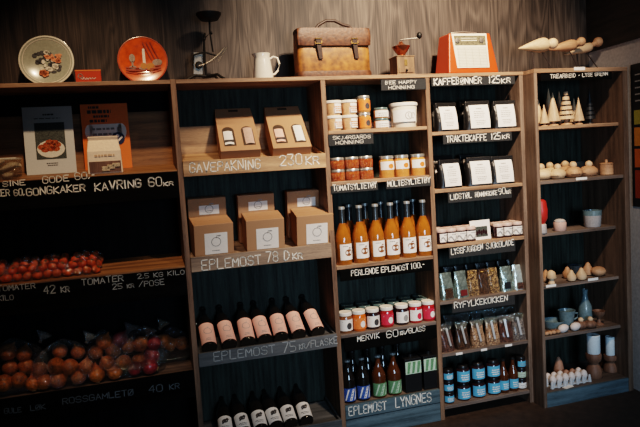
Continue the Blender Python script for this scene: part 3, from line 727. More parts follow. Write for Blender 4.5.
# ---- jam shelf
for i, u in enumerate((338, 352.5, 366.5)):
    for k in range(2):
        place('tom_jar', lambda: make_jar('jam_jar', 'jar', .0345, .0545, m_chut, m_silver, None, lidh=.2),
              on(u, Y0, ZB3)+Vector((0, 0, k*.055)), f'{("lower", "upper")[k]} jar in the {("left", "middle", "right")[i]} stack of red tomato jam jars', 'stacked red jam jars', (0, 0, i+k))
for i, u in enumerate((387, 402, 418)):
    place('molte_jar', lambda: make_jar('jam_jar', 'jar', .0365, .104, m_molte, m_silver, m_white, (.36, .74), .13, prt_blob(m_orlab)),
          on(u, Y0, ZB3), f'{("left", "middle", "right")[i]} tall orange cloudberry jam jar', 'tall orange jam jars')
# ---- apple juice shelf
mk = lambda: make_bottle('juice_bottle', 'bottle', .0385, .272, m_juice, m_cap, m_white, (.085, .36), prt_apple(m_jambr), .44, m_foil, .34, 1.0)
for i, u in enumerate((344.5, 361.5, 377.5, 392.5, 409, 424.5)):
    place('cider', mk, on(u, .048, ZC), f'{nthf(i, 6)} amber apple juice bottle in the front row', 'amber apple juice bottles, front row', (0, 0, math.radians((14, 6, 10, 0, -6, -4)[i])))
for i, u in enumerate((351.5, 367.5, 383, 399, 415)):
    place('cider', mk, on(u, .145, ZC), f'{nthf(i, 5)} amber apple juice bottle in the rear row', 'amber apple juice bottles, rear row', (0, 0, .1))
# ---- jam jar shelf
spec = [('white label over brown jam', m_jambr, m_white, m_ink), ('orange label', m_jamor, m_orlab, m_white), ('white label over black jam', m_jamdark, m_white, m_ink), ('red label', m_jamred, m_redlab, m_white),
        ('pale label over dark red jam', m_jamdark, m_white, m_inkg), ('white label over red jam', m_jamred, m_white, m_redlab), ('cherry red label', m_jamred, m_redlab, m_white)]
for i, u in enumerate((346, 359.5, 373, 387, 402, 415.5, 428.5)):
    d, bd, lb_, pr = spec[i]
    o = make_jar('jam_jar', 'jar', .0335, .098, bd, m_wlid, lb_, (.12, .66), .16, prt_blob(pr))
    o.location = on(u, .045, ZD); o['label'] = f'jam jar with {d}, {nthf(i, 7)} in the front row'; o['group'] = 'jam jars in the front row'
for r in range(2):
    for i in range(6):
        place('dark_jar', lambda: make_jar('jam_jar', 'jar', .0325, .098, m_jamdark, m_blid, None, lidh=.16), on(351+14.2*i-3*r, .118+.066*r, ZD), f'{nthf(i, 6)} dark-lidded jam jar in the {("middle", "rear")[r]} row', 'dark-lidded jam jars')
# ---- bottom bottles
for i, u in enumerate((349.5, 363.5)):
    place('bluebot', lambda: make_bottle('juice_bottle', 'bottle', .0335, .205, m_dglass, m_cap, m_blue, (.05, .36), prt_diag(m_white), .52), on(u, .055, ZE), f'{("left", "right")[i]} dark bottle with a blue and white striped label', 'dark bottles with blue labels')
for i, u in enumerate((379.5, 394.5)):
    place('greenbot', lambda: make_bottle('juice_bottle', 'bottle', .036, .205, m_bglass, m_cap, m_green, (.05, .36), prt_diag(m_lime), .5), on(u, .055, ZE), f'{("left", "right")[i]} brown bottle with a green striped label', 'brown bottles with green labels')
def make_pack():
    t = thing('drink_carton', '', 'carton'); W, D, H = .088, .07, .17
    obj('carton', MB().box(-W/2, W/2, -D/2, D/2, 0, H), m_black, t, bevel=.003)
    obj('spout_cap', MB().lathe([(.013, H-.001), (.014, H+.002), (.013, H+.014), (.005, H+.015)], 16), m_black, t, True)
    mp = mapper(None, D/2+.0012); l = obj('label', sheet(MB(), mp, -W/2+.002, W/2-.002, H*.55, H*.92, 1), m_lime, t)
    mp = mapper(None, D/2+.0018); mb = MB()
    for a in (-.034, -.008, .018):
        mb.add([mp(a, H*.57), mp(a+.012, H*.57), mp(a+.022, H*.9), mp(a+.006, H*.9)], [(0, 1, 2, 3)])
    obj('stripe_print', mb, m_green, l); return t
for i, u in enumerate((411.5, 429.5)):
    place('pack', make_pack, on(u, .058, ZE), f'{("left", "right")[i]} black carton with a pale green label near the top', 'black cartons with green labels')
for i, u in enumerate((354, 369, 384, 399)):
    place('darkbot', lambda: make_bottle('juice_bottle', 'bottle', .033, .215, m_dglass, m_black, None), on(u, .15, ZE), f'{nthf(i, 4)} of the unlabelled dark bottles behind the striped ones', 'dark bottles in the rear row')

# ------------------------------------------------------------------ coffee bay
def make_coffee(fold=False):
    t = thing('coffee_bag', '', 'coffee bag'); W, D, H = .15, .07, .142
    mb = MB(); vs = []; rows = 9; n = 20
    for j in range(rows):
        k = j/(rows-1); d = D*(1-.80*k**2.2); w = W*(1-.05*k)
        for i in range(n):
            a = 2*PI*i/n; ca, sa = math.cos(a), math.sin(a)
            x = w/2*math.copysign(abs(ca)**.45, ca); y = d/2*math.copysign(abs(sa)**.6, sa)
            vs.append((x+rng.uniform(-.002, .002), y+rng.uniform(-.002, .002), H*k))
    fs = [(j*n+i, j*n+(i+1) % n, (j+1)*n+(i+1) % n, (j+1)*n+i) for j in range(rows-1) for i in range(n)]
    fs += [tuple(range(n-1, -1, -1)), tuple((rows-1)*n+i for i in range(n))]
    obj('bag', mb.add(vs, fs), m_bagblack, t, True)
    mb = MB().hexa([(-W*.46, -.013, H-.016), (W*.46, -.013, H-.016), (W*.46, .0, H-.016), (-W*.46, .0, H-.016), (-W*.46, -.010, H+.01), (W*.46, -.010, H+.01), (W*.46, .004, H+.01), (-W*.46, .004, H+.01)])
    obj('rolled_top', mb, m_bagblack, t, bevel=.003)
    lw, z0, z1 = .110, .010, .130
    def face(s, z): k = z/H; return (s, -D/2*(1-.80*k**2.2)-.005-.002*(1-k), z)
    mb = MB(); m_ = 8; vs = []
    for j in range(m_+1):
        z = z0+(z1-z0)*j/m_; vs += [face(-lw/2, z), face(lw/2, z)]
    l = obj('label', mb.add(vs, [(2*j, 2*j+1, 2*j+3, 2*j+2) for j in range(m_)]), m_white, t)
    mb = MB(); f2 = lambda s, z: (lambda p: (p[0], p[1]-.0008, p[2]))(face(s, z))
    textlines(mb, f2, -.022, .022, [.108], .006, 2); textlines(mb, f2, -.034, .034, [.094, .084, .074, .064], .003, 3); textlines(mb, f2, -.03, .03, [.046, .037, .028], .003, 4)
    obj('printed_text', mb, m_inkg, l)
    return t
for r, (us, z) in enumerate((((446, 477.5, 504), ZS[0]), ((449.5, 479, 502), ZS[1]))):
    for i, u in enumerate(us):
        place('coffee', make_coffee, on(u, .06, z), f'{names3[i]} black coffee bag with white label on the {("upper", "lower")[r]} coffee shelf', 'black coffee bags', (0, 0, math.radians(((6, -4, -7), (5, -6, -5))[r][i])), (.86, .9, .93) if i != 1 else (.95, .9, .95))
    for i, u in enumerate((442, 472)):
        place('coffee', None, on(u, .15, z), f'{("left", "right")[i]} black coffee bag behind the front bags on the {("upper", "lower")[r]} coffee shelf', 'rear black coffee bags', (0, 0, math.radians((4, -3)[i])), (.95, .8, 1.05))
m_browntop = paint('brown_foil', (.06, .04, .032), .3, .3, 20, bump=.4)
# ---- white-labelled jars and photo card
mk = lambda: make_jar('jam_jar', 'jar', .0275, .074, m_jamdark, m_rlid, m_white, (.14, .70), .2, prt_wave(m_inkg))
for g, (us, nm) in enumerate((((441.5, 451, 461, 470.5), 'left'), ((498, 507, 517), 'right'))):
    for r in range(2):
        for i, u in enumerate(us):
            n = len(us)
            place('wl_jar', mk, on(u-3*r, .04+.062*r, ZS[2]), f'{nthf(i, n)} white-labelled jam jar in the {("front", "rear")[r]} row {("left of the photo card", "right of the photo card")[g]}', 'white-labelled jam jars around the photo card', (0, 0, (.5, .2, -.1, .1)[i]))
P = on(481.5, .035, ZS[2])
t = thing('photo_card', 'white card with a dark photo standing between the white-labelled jam jars', 'card', P, (-.12, 0, .05))
obj('card', MB().box(-.058, .058, 0, .003, 0, .098), m_white, t)
mb = MB().box(-.030, .040, -.0008, -.0001, .014, .066); pic = obj('photograph', mb, m_grn, t)
mb = MB(); mp = mapper(None, .0014)
for k in range(5): disc(mb, mp, -.022+.013*k, .034+.006*(k % 2), .0065, .012)
obj('photo_figures', mb, m_jamdark, pic)
# ---- chocolate bags
def make_pouch(W, D, H, mat, win=None, name='chocolate_bag', rnd=3):
    q = random.Random(rnd); t = thing(name, '', 'bag')
    vs = []; rows = 9; n = 20
    for j in range(rows):
        k = j/(rows-1); d = D*(1-.9*k**1.6); w = W*(1-.10*k+.04*math.sin(k*6))
        for i in range(n):
            a = 2*PI*i/n; ca, sa = math.cos(a), math.sin(a)
            vs.append((w/2*math.copysign(abs(ca)**.5, ca)+q.uniform(-.0015, .0015), d/2*math.copysign(abs(sa)**.6, sa)+q.uniform(-.002, .002), H*k))
    fs = [(j*n+i, j*n+(i+1) % n, (j+1)*n+(i+1) % n, (j+1)*n+i) for j in range(rows-1) for i in range(n)]
    fs += [tuple(range(n-1, -1, -1)), tuple((rows-1)*n+i for i in range(n))]
    obj('pouch', MB().add(vs, fs), mat, t, True)
    def face(s, z): k = z/H; return (s, -D/2*(1-.9*k**1.6)-.004, z)
    if win:
        m, z0, z1, w = win; mb = MB(); v2 = []
        for j in range(7):
            z = H*(z0+(z1-z0)*j/6); v2 += [face(-w*W/2, z), face(w*W/2, z)]
        obj('window', mb.add(v2, [(2*j, 2*j+1, 2*j+3, 2*j+2) for j in range(6)]), m, t)
    return t
items = [(446, m_foilbag, (m_choc, .05, .42, .6), 'silver green foil chocolate bag, leftmost on its shelf'), (460.5, m_foilbag, (paint('dark_red_window', (.12, .02, .02), .4), .08, .3, .5), 'silver green foil chocolate bag with a dark red window')]
for i, (u, m, w, l) in enumerate(items):
    o = make_pouch(.078, .06, .132, m, w, rnd=i); o.location = on(u, .05, ZS[3]); o['label'] = l; o['group'] = 'foil chocolate bags'; o.rotation_euler.z = .12
for i, u in enumerate((472.5, 482.5, 492.5)):
    o = make_pouch(.062, .06, .128, (m_nuts, m_choc, m_nuts)[i], None, rnd=5+i); o.location = on(u, .06, ZS[3])
    b = MB(); b.tube([(.012*math.cos(k*PI/4), .010*math.sin(k*PI/4), .112) for k in range(9)], .004); obj('twist_tie', b, m_brass, o)
    o['label'] = f'{names3[i]} dark clear bag of {("nut chocolate", "plain chocolate", "mixed chocolate")[i]} between the foil bags'; o['group'] = 'clear chocolate bags'
for i, (u, m, l) in enumerate(((505.5, m_foilbag, 'silver green foil chocolate bag with a dark printed panel'), (518, m_foilbag2, 'bright shiny foil chocolate bag next to the right upright'))):
    o = make_pouch(.07, .06, .126, m, (m_black, .12, .38, .45) if i == 0 else (m_herb, .04, .3, .5), rnd=9+i); o.location = on(u, .055, ZS[3]); o['label'] = l; o['group'] = 'foil chocolate bags'; o.rotation_euler.z = -.12
for i in range(7):
    place('rearpouch', lambda: make_pouch(.06, .05, .138, m_bagblack, None, rnd=30), on(449+10.5*i, .15, ZS[3]), f'{nthf(i, 7)} of the dark glossy bags behind the chocolate', 'dark glossy bags in the rear row', (0, 0, .1*(i % 3-1)))
# ---- snack bags with silver ribbons
cont = [(m_herb, 'dark dried fruit'), (m_choc, 'dark brown nuts'), (m_nib, 'pale mixed nuts'), (m_nib, 'pale tan nuts'), (m_herb, 'very dark fruit'), (m_grey, 'grey seeds')]
for i, u in enumerate((446.5, 462, 477.5, 492, 505.5, 518)):
    m, l = cont[i]
    o = make_pouch(.074, .062, .104, m, None, 'snack_bag', 40+i); o.location = on(u, .045, ZS[4]); o.rotation_euler.z = (.2, .1, 0, -.1, -.2, -.1)[i]
    nk = []
    for j in range(4):
        k = j/3; nk.append((.018+.026*k, .082+.052*k))
    mb = MB().lathe(nk, 14, sy=.35); obj('gathered_top', mb, m_film_t, o, True)
    obj('ribbon', MB().hexa([(-.004, -.036, .03), (.006, -.036, .03), (.006, -.034, .03), (-.004, -.034, .03), (-.012, -.012, .118), (.0, -.012, .118), (.0, -.01, .118), (-.012, -.01, .118)]), m_silverstrap, o)
    o['label'] = f'{nthf(i, 6)} snack bag, filled with {l} and tied with silver ribbon'; o['group'] = 'snack bags with silver ribbons'
def make_rear():
    t = make_pouch(.07, .055, .10, m_choc, None, 'snack_bag', 60); obj('gathered_top', MB().lathe([(.014, .088), (.028, .11), (.042, .150)], 14, sy=.4), m_film_t, t, True); return t
for i in range(6):
    place('rear_snack', make_rear, on(452+12.6*i, .13, ZS[4]), f'{nthf(i, 6)} clear-topped snack bag in the rear row', 'snack bags in the rear row', (0, 0, .3*(i % 3-1)))
# ---- blue labelled jars
def blue_jar(R, H, lid=.2, lz=(.14, .68)): return make_jar('jam_jar', 'jar', R, H, m_jamdark, m_black, m_cyan, lz, lid, prt_text(m_white, 5, 3), 1.3)
for k in range(3):
    place('bj_s', lambda: blue_jar(.026, .0575), on(449, .04, ZS[5])+Vector((0, 0, k*.058)), f'{("bottom", "middle", "top")[k]} small blue-labelled jar in the stack by the left upright', 'small blue-labelled jars')
for i, u in enumerate((463.5, 478.5, 493.5)):
    for k in range(2):
        place('bj_m', lambda: make_jar('jam_jar', 'jar', .036, .089, m_jamdark, m_black, m_cyan, (.1, .7), .2, prt_text(m_white, 5, 3), 1.3, .75), on(u, .05, ZS[5])+Vector((0, 0, k*.0895)), f'{("lower", "upper")[k]} large blue-labelled jar in the {names3[i]} of three stacks', 'large blue-labelled jars')
for i, u in enumerate((504, 513.5)):
    place('bj_b', lambda: make_bottle('sauce_bottle', 'bottle', .0265, .175, m_bglass, m_black, m_cyan, (.1, .38), prt_text(m_white, 2, 3), .5), on(u, .04, ZS[5]), f'{("left", "right")[i]} slim dark sauce bottle with a blue label', 'blue-labelled sauce bottles')
for k, (m, l) in enumerate(((m_white, 'white'), (m_lime, 'green'), (m_cyan, 'blue'))):
    o = make_jar('jam_jar', 'jar', .0245, .057, m_jamdark, m_black, m, (.12, .62), .24, prt_text(m_inkg, 5, 2)); o.location = on(521.5, .045, ZS[5])+Vector((0, 0, k*.0575))
    o['label'] = f'small {l}-labelled jar, {("bottom", "middle", "top")[k]} of the stack by the right upright'; o['group'] = 'small jars by the right upright'

# ------------------------------------------------------------------ on top of the shelves
def lean_plate(name, label, u, v, rpx, glaze, rim, deco):
    Y = .15; P = at(u, v, Y); R = rpx*mpp(P); P.z = ZT+R*.985
    t = thing(name, label, 'plate', (P.x, Y, ZT+.004), (-.16, 0, .0), 'decorative plates on the shelf top')
    R3 = Matrix.Rotation(PI/2, 3, 'X')
    prof = [(R*.55, -.012), (R*.6, -.014), (R, .006), (R*1.0, .009), (R*.97, .0095), (R*.66, -.004), (R*.02, -.006)]
    obj('plate_body', MB().lathe(prof, 56, (0, 0, R), R3), glaze, t, True)
    mp = lambda s, z: (s, -(.0085 if math.hypot(s, z-R) > R*.9 else -.0045 if math.hypot(s, z-R) < R*.66 else -.0045+.013*(math.hypot(s, z-R)/R-.66)/.29)-.0012, z)
    mb = MB(); n = 56
    for rr, w in rim:
        vs = []
        for k in range(n):
            a = 2*PI*k/n
            for r2 in (rr-w, rr): vs.append(mp(R*r2*math.cos(a), R+R*r2*math.sin(a)))
        mb.add(vs, [(2*k, 2*k+1, (2*k+3) % (2*n), (2*k+2) % (2*n)) for k in range(n)])
    obj('rim_line', mb, m_petalw if glaze is m_plate else m_c4, t)
    deco(t, R, mp); return t
def deco_flowers(t, R, mp0):
    q = random.Random(4)
    L = [(m_leafd, 'painted_leaves', 26, .55, .10, .06), (m_petalw, 'painted_white_flowers', 14, .45, .08, .075), (m_petal, 'painted_orange_flowers', 13, .5, .085, .08)]
    L.append((m_petal, 'painted_orange_flowers', 13, .5, .085, .08))
    for k, (m, nm, n, sp, r0, r1) in enumerate(L):
        mb = MB(); mp = lambda s, z, k=k: (s, mp0(s, z)[1]-.0012*(k+1), z)
        for i in range(n):
            a = q.uniform(0, 2*PI); d = math.sqrt(q.random())*sp*R
            cs, cz = d*math.cos(a)*.95, R+d*math.sin(a)*.9-.02*R
            if k == 2: cs, cz = .12*R+q.uniform(-.12, .36)*R, R+q.uniform(-.02, .26)*R
            if k == 3: cs, cz = -.15*R+q.uniform(-.14, .14)*R, R-.48*R+q.uniform(-.07, .07)*R
            disc(mb, mp, cs, cz, R*q.uniform(.05, .12), R*q.uniform(.05, .10), 7, a)
        obj(nm, mb, m, t)
def deco_still(t, R, mp0):
    def lay(k): return lambda s, z: (s, mp0(s, z)[1]-.0012*(k+1), z)
    mb = MB()
    for z in (-.28, -.4, -.5, -.36): stroke(mb, lay(0), [(-R*.7, R+z*R), (-R*.1, R+z*R-.03*R), (R*.7, R+z*R+.08*R)], R*.04)
    for s in (.35, .5, .65): stroke(mb, lay(0), [(R*(s-.3), R*1.75), (R*s, R*1.05)], R*.05)
    obj('painted_drapery', mb, m_c4, t)
    mb = MB(); mp = lay(1)
    sheet(mb, mp, R*.0, R*.11, R*.85, R*1.42, 1); disc(mb, mp, R*.055, R*1.46, R*.05, R*.07)
    obj('painted_candle', mb, m_petalw, t)
    mb = MB(); disc(mb, mp, -R*.42, R*1.12, R*.12, R*.18); disc(mb, mp, -R*.42, R*.72, R*.15, R*.08); sheet(mb, mp, -R*.46, -R*.38, R*.72, R*1.0, 1); disc(mb, mp, R*.58, R*.92, R*.2, R*.15); disc(mb, mp, R*.1, R*.68, R*.28, R*.07)
    obj('painted_goblet_and_bread', mb, paint('painted_grey_brown', (.30, .21, .16), .5, .5, 60), t)
    mb = MB(); mp = lay(2); disc(mb, mp, R*.3, R*.74, R*.17); disc(mb, mp, R*.02, R*.78, R*.13); obj('painted_fruit', mb, m_molte, t)
lean_plate('decorative_plate', 'sage grey plate with painted orange and white flowers leaning on the wall', 46, 58, 26, m_plate, [(.985, .05), (.88, .03)], deco_flowers)
lean_plate('decorative_plate', 'round orange plate painted with a candle still life leaning on the wall', 142.5, 56, 24.2, m_plate_o, [(.985, .03)], deco_still)
# small orange box
P = on(89, .06, ZT+.0005); s_ = mpp(P)
t = thing('small_box', 'small orange box with white script between the two plates', 'box', P)
obj('carton', MB().box(-12*s_, 12*s_, 0, .03, 0, 12.3*s_), m_orange, t, bevel=.001)
obj('lid_edge', MB().box(-12.2*s_, 12.2*s_, -.001, .031, 12.4*s_, 13.5*s_), m_oprint, t)
mb = MB(); mp = mapper(None, .0008)
ring(mb, mp, -7.5*s_, 7.5*s_, 2.1*s_, .003); stroke(mb, mp, [(-7.5*s_+k*.8*s_, 5*s_+1.6*s_*math.sin(k*1.9)*(1-.03*k)) for k in range(19)], .0022)
obj('script_print', mb, m_white, t)
# antique letter scale
Y = .11; P = on(209, Y, ZT+.0005); s_ = mpp(P)
def sp(u, v): q_ = at(u, v, Y); return (q_.x-P.x, 0, q_.z-P.z)
t = thing('antique_scale', 'black cast iron letter scale with a pan on top, beside the jug', 'scale', P)
mb = MB()
for e in ((-.10, -.02), (.06, -.045), (.055, .05)): mb.tube([(-.01, 0, .026), (e[0]*.6, e[1]*.6, .03), (e[0], e[1], .008)], [.007, .006, .006]); mb.ball((e[0], e[1], .008), .008)
obj('tripod_base', mb, m_iron, t, True)
mb = MB().tube([(-.01, 0, .024), (-.012, 0, .10), sp(204, 41), sp(205, 33)], [.006, .006, .005, .004]); mb.tube([sp(193, 55), sp(204, 52), sp(218, 56)], .004); mb.tube([sp(194, 54), sp(193, 66)], .003)
mb.lathe([(.012, -.004), (.016, 0), (.012, .004)], 20, sp(199, 65), Matrix.Rotation(PI/2, 3, 'X')); obj('frame', mb, m_iron, t, True)
mb = MB().tube([sp(204, 39), sp(210, 33), sp(213, 52)], .0035); mb.tube([sp(210, 34), sp(209.5, 20)], .004); mb.ball(sp(204, 39), .008); mb.ball(sp(211, 33), .007); obj('lever_arm', mb, m_iron, t, True)
q_ = sp(209, 20); obj('pan', MB().lathe([(.018, -.004), (.04, .0), (.054, .02), (.056, .028), (.053, .028), (.036, .006), (.002, .004)], 32, q_), m_iron, t, True)
mb = MB(); pts = [sp(199+k*3.2, 66-.55*k-.28*k*k*.75) for k in range(9)]; mb.tube(pts, .005); mb.tube([sp(218, 62), sp(227, 47)], .003)
obj('quadrant_dial', mb, m_steel, t, True)
obj('dial_plate', MB().hexa([(sp(194, 76)[0], .012, sp(194, 74)[2]), (sp(203, 76)[0], .012, sp(203, 74)[2]), (sp(203, 76)[0], .014, sp(203, 74)[2]), (sp(194, 76)[0], .014, sp(194, 74)[2]),
     (sp(194, 52)[0], .012, sp(194, 52)[2]), (sp(203, 52)[0], .012, sp(203, 52)[2]), (sp(203, 52)[0], .014, sp(203, 52)[2]), (sp(194, 52)[0], .014, sp(194, 52)[2])]), m_steel, t)
# enamel jug
P = on(263.5, .09, ZT+.0005); s_ = mpp(P)
t = thing('enamel_jug', 'white enamel jug with a loop handle beside the leather briefcase', 'jug', P, (0, 0, -.1))
h = 26*s_; R = 10.3*s_
pr = [(R*.85, 0), (R, .003), (R*.98, h*.2), (R*.80, h*.75), (R*.74, h*.86), (R*.84, h), (R*.80, h), (R*.70, h*.86), (R*.76, h*.7), (R*.9, h*.1), (R*.05, h*.08)]
mb = MB().lathe(pr, 40)
mb.v = [(x-(max(0, -x/R)**3)*.012*(1 if z > h*.9 else 0), y, z) for x, y, z in mb.v]
obj('jug_body', mb, m_enamel, t, True)
obj('handle', MB().tube([(R*.76, 0, h*.8), (R*1.1, 0, h*.88), (R*1.5, 0, h*.82), (R*1.66, 0, h*.6), (R*1.5, 0, h*.36), (R*1.15, 0, h*.22), (R*.95, 0, h*.2)], .0048, 10), m_enamel, t, True)
# leather briefcase
P = on(333, .09, ZT+.0005); s_ = mpp(P)
W, H, D = 75*s_, 48*s_, .11
t = thing('leather_briefcase', 'worn tan leather briefcase with dark flap and two buckled straps', 'briefcase', P, (0, 0, .02))
def soft(w0, d0, w1, d1, z0, z1, cy=0, n=7):
    vs = []; 
    rows = [(0, .94), (.03, 1), (.5, 1.02), (.97, 1), (1, .95)]
    m = 28
    for k, g in rows:
        w = (w0+(w1-w0)*k)*g; d = (d0+(d1-d0)*k)*g
        for i in range(m):
            a = 2*PI*i/m; ca, sa = math.cos(a), math.sin(a)
            vs.append((w/2*math.copysign(abs(ca)**.22, ca), cy+d/2*math.copysign(abs(sa)**.35, sa), z0+(z1-z0)*k))
    fs = [(j*m+i, j*m+(i+1) % m, (j+1)*m+(i+1) % m, (j+1)*m+i) for j in range(len(rows)-1) for i in range(m)]
    fs += [tuple(range(m-1, -1, -1)), tuple((len(rows)-1)*m+i for i in range(m))]
    return MB().add(vs, fs)
obj('case_body', soft(W, D, W*.985, D*.8, 0, H*.93), m_leather, t, True)
obj('bottom_edge', soft(W*1.02, D*1.06, W*1.015, D*1.04, 0, H*.13), m_leather_d, t, True)
mb = soft(W*1.0, .026, W*1.0, .02, H*.63, H*.985, -D*.43); obj('front_flap', mb, m_leather_d, t, True)
obj('top_gusset', soft(W*.99, D*.84, W*.97, D*.7, H*.9, H), m_leather_d, t, True)
hh = obj('handle', MB().tube([(-W*.22, -.01, H*.985), (-W*.17, -.01, H*1.08), (-W*.06, -.01, H*1.17), (W*.06, -.01, H*1.17), (W*.17, -.01, H*1.09), (W*.26, -.01, H*1.06), (W*.30, -.01, H*.985)], .007, 10), m_strap, t, True)
for sgn, x in ((-1, -W*.24), (1, W*.26)):
    st = obj('strap', MB().hexa([(x+.002, -D*.56, H*.36), (x+.022, -D*.56, H*.36), (x+.02, -D*.5, H*.36), (x+.004, -D*.5, H*.36), (x-.012, -D*.62, H*.78), (x+.012, -D*.62, H*.78), (x+.012, -D*.5, H*.78), (x-.012, -D*.5, H*.78)]), m_strap, t, bevel=.002)
    mb = MB(); mb.tube([(x-.013, -D*.63, H*.66), (x+.017, -D*.63, H*.66), (x+.016, -D*.63, H*.76), (x-.014, -D*.63, H*.76), (x-.013, -D*.63, H*.66)], .0025); obj('buckle', mb, m_brass, st, True)
# coffee grinder
P = on(402.5, .07, ZT+.0005); s_ = mpp(P)
t = thing('coffee_grinder', 'old wooden box coffee grinder with copper dome and crank', 'grinder', P)
w = 18.5*s_; hb = 18*s_
obj('wooden_box', MB().box(-w/2, w/2, -w/2, w/2, .003, hb).box(-w*.54, w*.54, -w*.54, w*.54, 0, .006).box(-w*.53, w*.53, -w*.53, w*.53, hb, hb+.005), m_box, t, bevel=.0015)
dr = obj('drawer', MB().box(-w*.42, w*.42, -w*.5-.004, -w*.5+.002, .012, .034), m_box, t, bevel=.001)
obj('knob', MB().ball((0, -w*.5-.01, .022), .006), m_iron, dr, True)
obj('name_plate', MB().box(-.007, .007, -w*.5-.002, -w*.5, .044, .072), m_brass, t)
obj('dome', MB().lathe([(.026, hb+.005), (.018, hb+.016), (.03, hb+.03), (.042, hb+.05), (.044, hb+.054), (.03, hb+.058), (.014, hb+.066), (.006, hb+.078)], 28), m_copper, t, True)
obj('crank', MB().tube([(0, 0, hb+.07), (0, 0, hb+.085), (.02, -.01, hb+.086), (.082, -.03, hb+.088)], .004), m_steel, t, True)
obj('crank_knob', MB().ball((.084, -.03, hb+.10), .013, .013, .016), m_iron, t, True)
# radio
P = on(466.5, .085, ZT+.0005); s_ = mpp(P)
W, H, D = 55*s_, 39.5*s_, .15
t = thing('portable_radio', 'orange portable radio with cream grille and carrying handle', 'radio', P, (0, 0, .0))
obj('case', MB().taper(W, D, W*.82, D*.7, 0, H, 0, 0, .008), m_orange, t, bevel=.006)
def rf(s, z, d): k = z/H; return (s, -D/2+(D*.15+.008)*k-d, z)
def rplate(x0b, x1b, x0t, x1t, z0, z1, d):
    return MB().add([rf(x0b, z0, d), rf(x1b, z0, d), rf(x1t, z1, d), rf(x0t, z1, d)]+[rf(x0b, z0, -.003), rf(x1b, z0, -.003), rf(x1t, z1, -.003), rf(x0t, z1, -.003)], [(0, 1, 2, 3), (0, 1, 5, 4), (1, 2, 6, 5), (2, 3, 7, 6), (3, 0, 4, 7)])
g = obj('front_panel', rplate(-W*.33, W*.31, -W*.37, W*.33, H*.13, H*.985, .004), m_cream, t)
mb = MB()
for k in range(13): mb.add(rplate(-W*.30, W*.285, -W*.30, W*.285, H*(.16+.038*k), H*(.17+.038*k), .0048).v[:4], [(0, 1, 2, 3)])
for k in range(5): x = -W*.28+W*.14*k; mb.add(rplate(x-.001, x+.001, x-.001, x+.001, H*.16, H*.63, .0048).v[:4], [(0, 1, 2, 3)])
obj('grille_slots', mb, paint('grille_shadow', (.42, .38, .30), .7), g)
dl = obj('tuning_dial', rplate(-W*.32, W*.29, -W*.33, W*.30, H*.69, H*.93, .0052), m_dial, g)
for x, z in ((-W*.28, H*.81), (W*.2, H*.81)): obj('dial_knob', MB().lathe([(.013, 0), (.012, .006), (.004, .007)], 20, rf(x, z, .006), Matrix.Rotation(PI/2, 3, 'X')), m_steel, dl, True)
mb = MB(); sheet(mb, lambda s, z: rf(s, z, .006), -W*.2, W*.12, H*.80, H*.82, 1); sheet(mb, lambda s, z: rf(s, z, .006), -W*.2, W*.12, H*.86, H*.872, 1); obj('dial_scale', mb, m_cream, dl)
obj('speaker_rim', MB().box(-W*.37, W*.37, -.002, .018, H-.001, H+.003), m_cream, t, bevel=.001)
obj('handle', MB().tube([(-W*.28, .008, H), (-W*.25, .008, H+.012), (W*.0, .008, H+.017), (W*.25, .008, H+.012), (W*.28, .008, H)], .003), m_steel, t, True)
# wooden shorebirds on wire legs
def bird(label, Y, tail, nose, head, rb, rh, legs, mat, hmat):
    P = on(legs[0], Y, ZRT+.0005); s_ = mpp(P)
    t = thing('wooden_bird', label, 'figurine', P, group='turned wooden birds on wire legs')
    a = at(*tail, Y)-P; b = at(*nose, Y)-P; d = b-a; L = d.length
    R3 = Vector((0, 0, 1)).rotation_difference(d).to_matrix(); rr = rb*s_
    pr = [(.001, 0), (rr*.16, L*.06), (rr*.42, L*.27), (rr*.74, L*.52), (rr*.96, L*.76), (rr, L*.88), (rr*.9, L*.965), (rr*.7, L*.99), (rr*.3, L)]
    obj('body', MB().lathe(pr, 28, a, R3), mat, t, True)
    hc = at(*head, Y)-P; mb = MB().ball(hc, rh*s_); mb.tube([b-d*.12, hc], [rr*.45, rh*s_*.6], 14)
    obj('head', mb, hmat, t, True)
    for u_ in legs:
        f_ = on(u_, Y, ZRT+.0008)-P; m_ = a+d*(.45 if u_ == legs[0] else .72)
        obj('leg', MB().tube([m_, f_], .0026), m_wire, t, True)
    return t
bird('big pale turned wooden bird, leftmost on the corner unit', -.05, (518.5, 48.5), (546.5, 44.5), (552.6, 43.6), 7.2, 5.4, (534.5, 552), m_birch_x, m_birch)
bird('brown-grained turned wooden bird in the middle of the three', .02, (546, 50), (575, 44.5), (581, 41.8), 5.6, 4.6, (557, 579.5), m_birch_d, m_birch_d)
bird('small pale turned wooden bird, rearmost and next to the wall', .1, (564, 55), (591, 46.5), (598, 42), 4.6, 4.9, (580, 601), m_birch_x, m_birch_d)

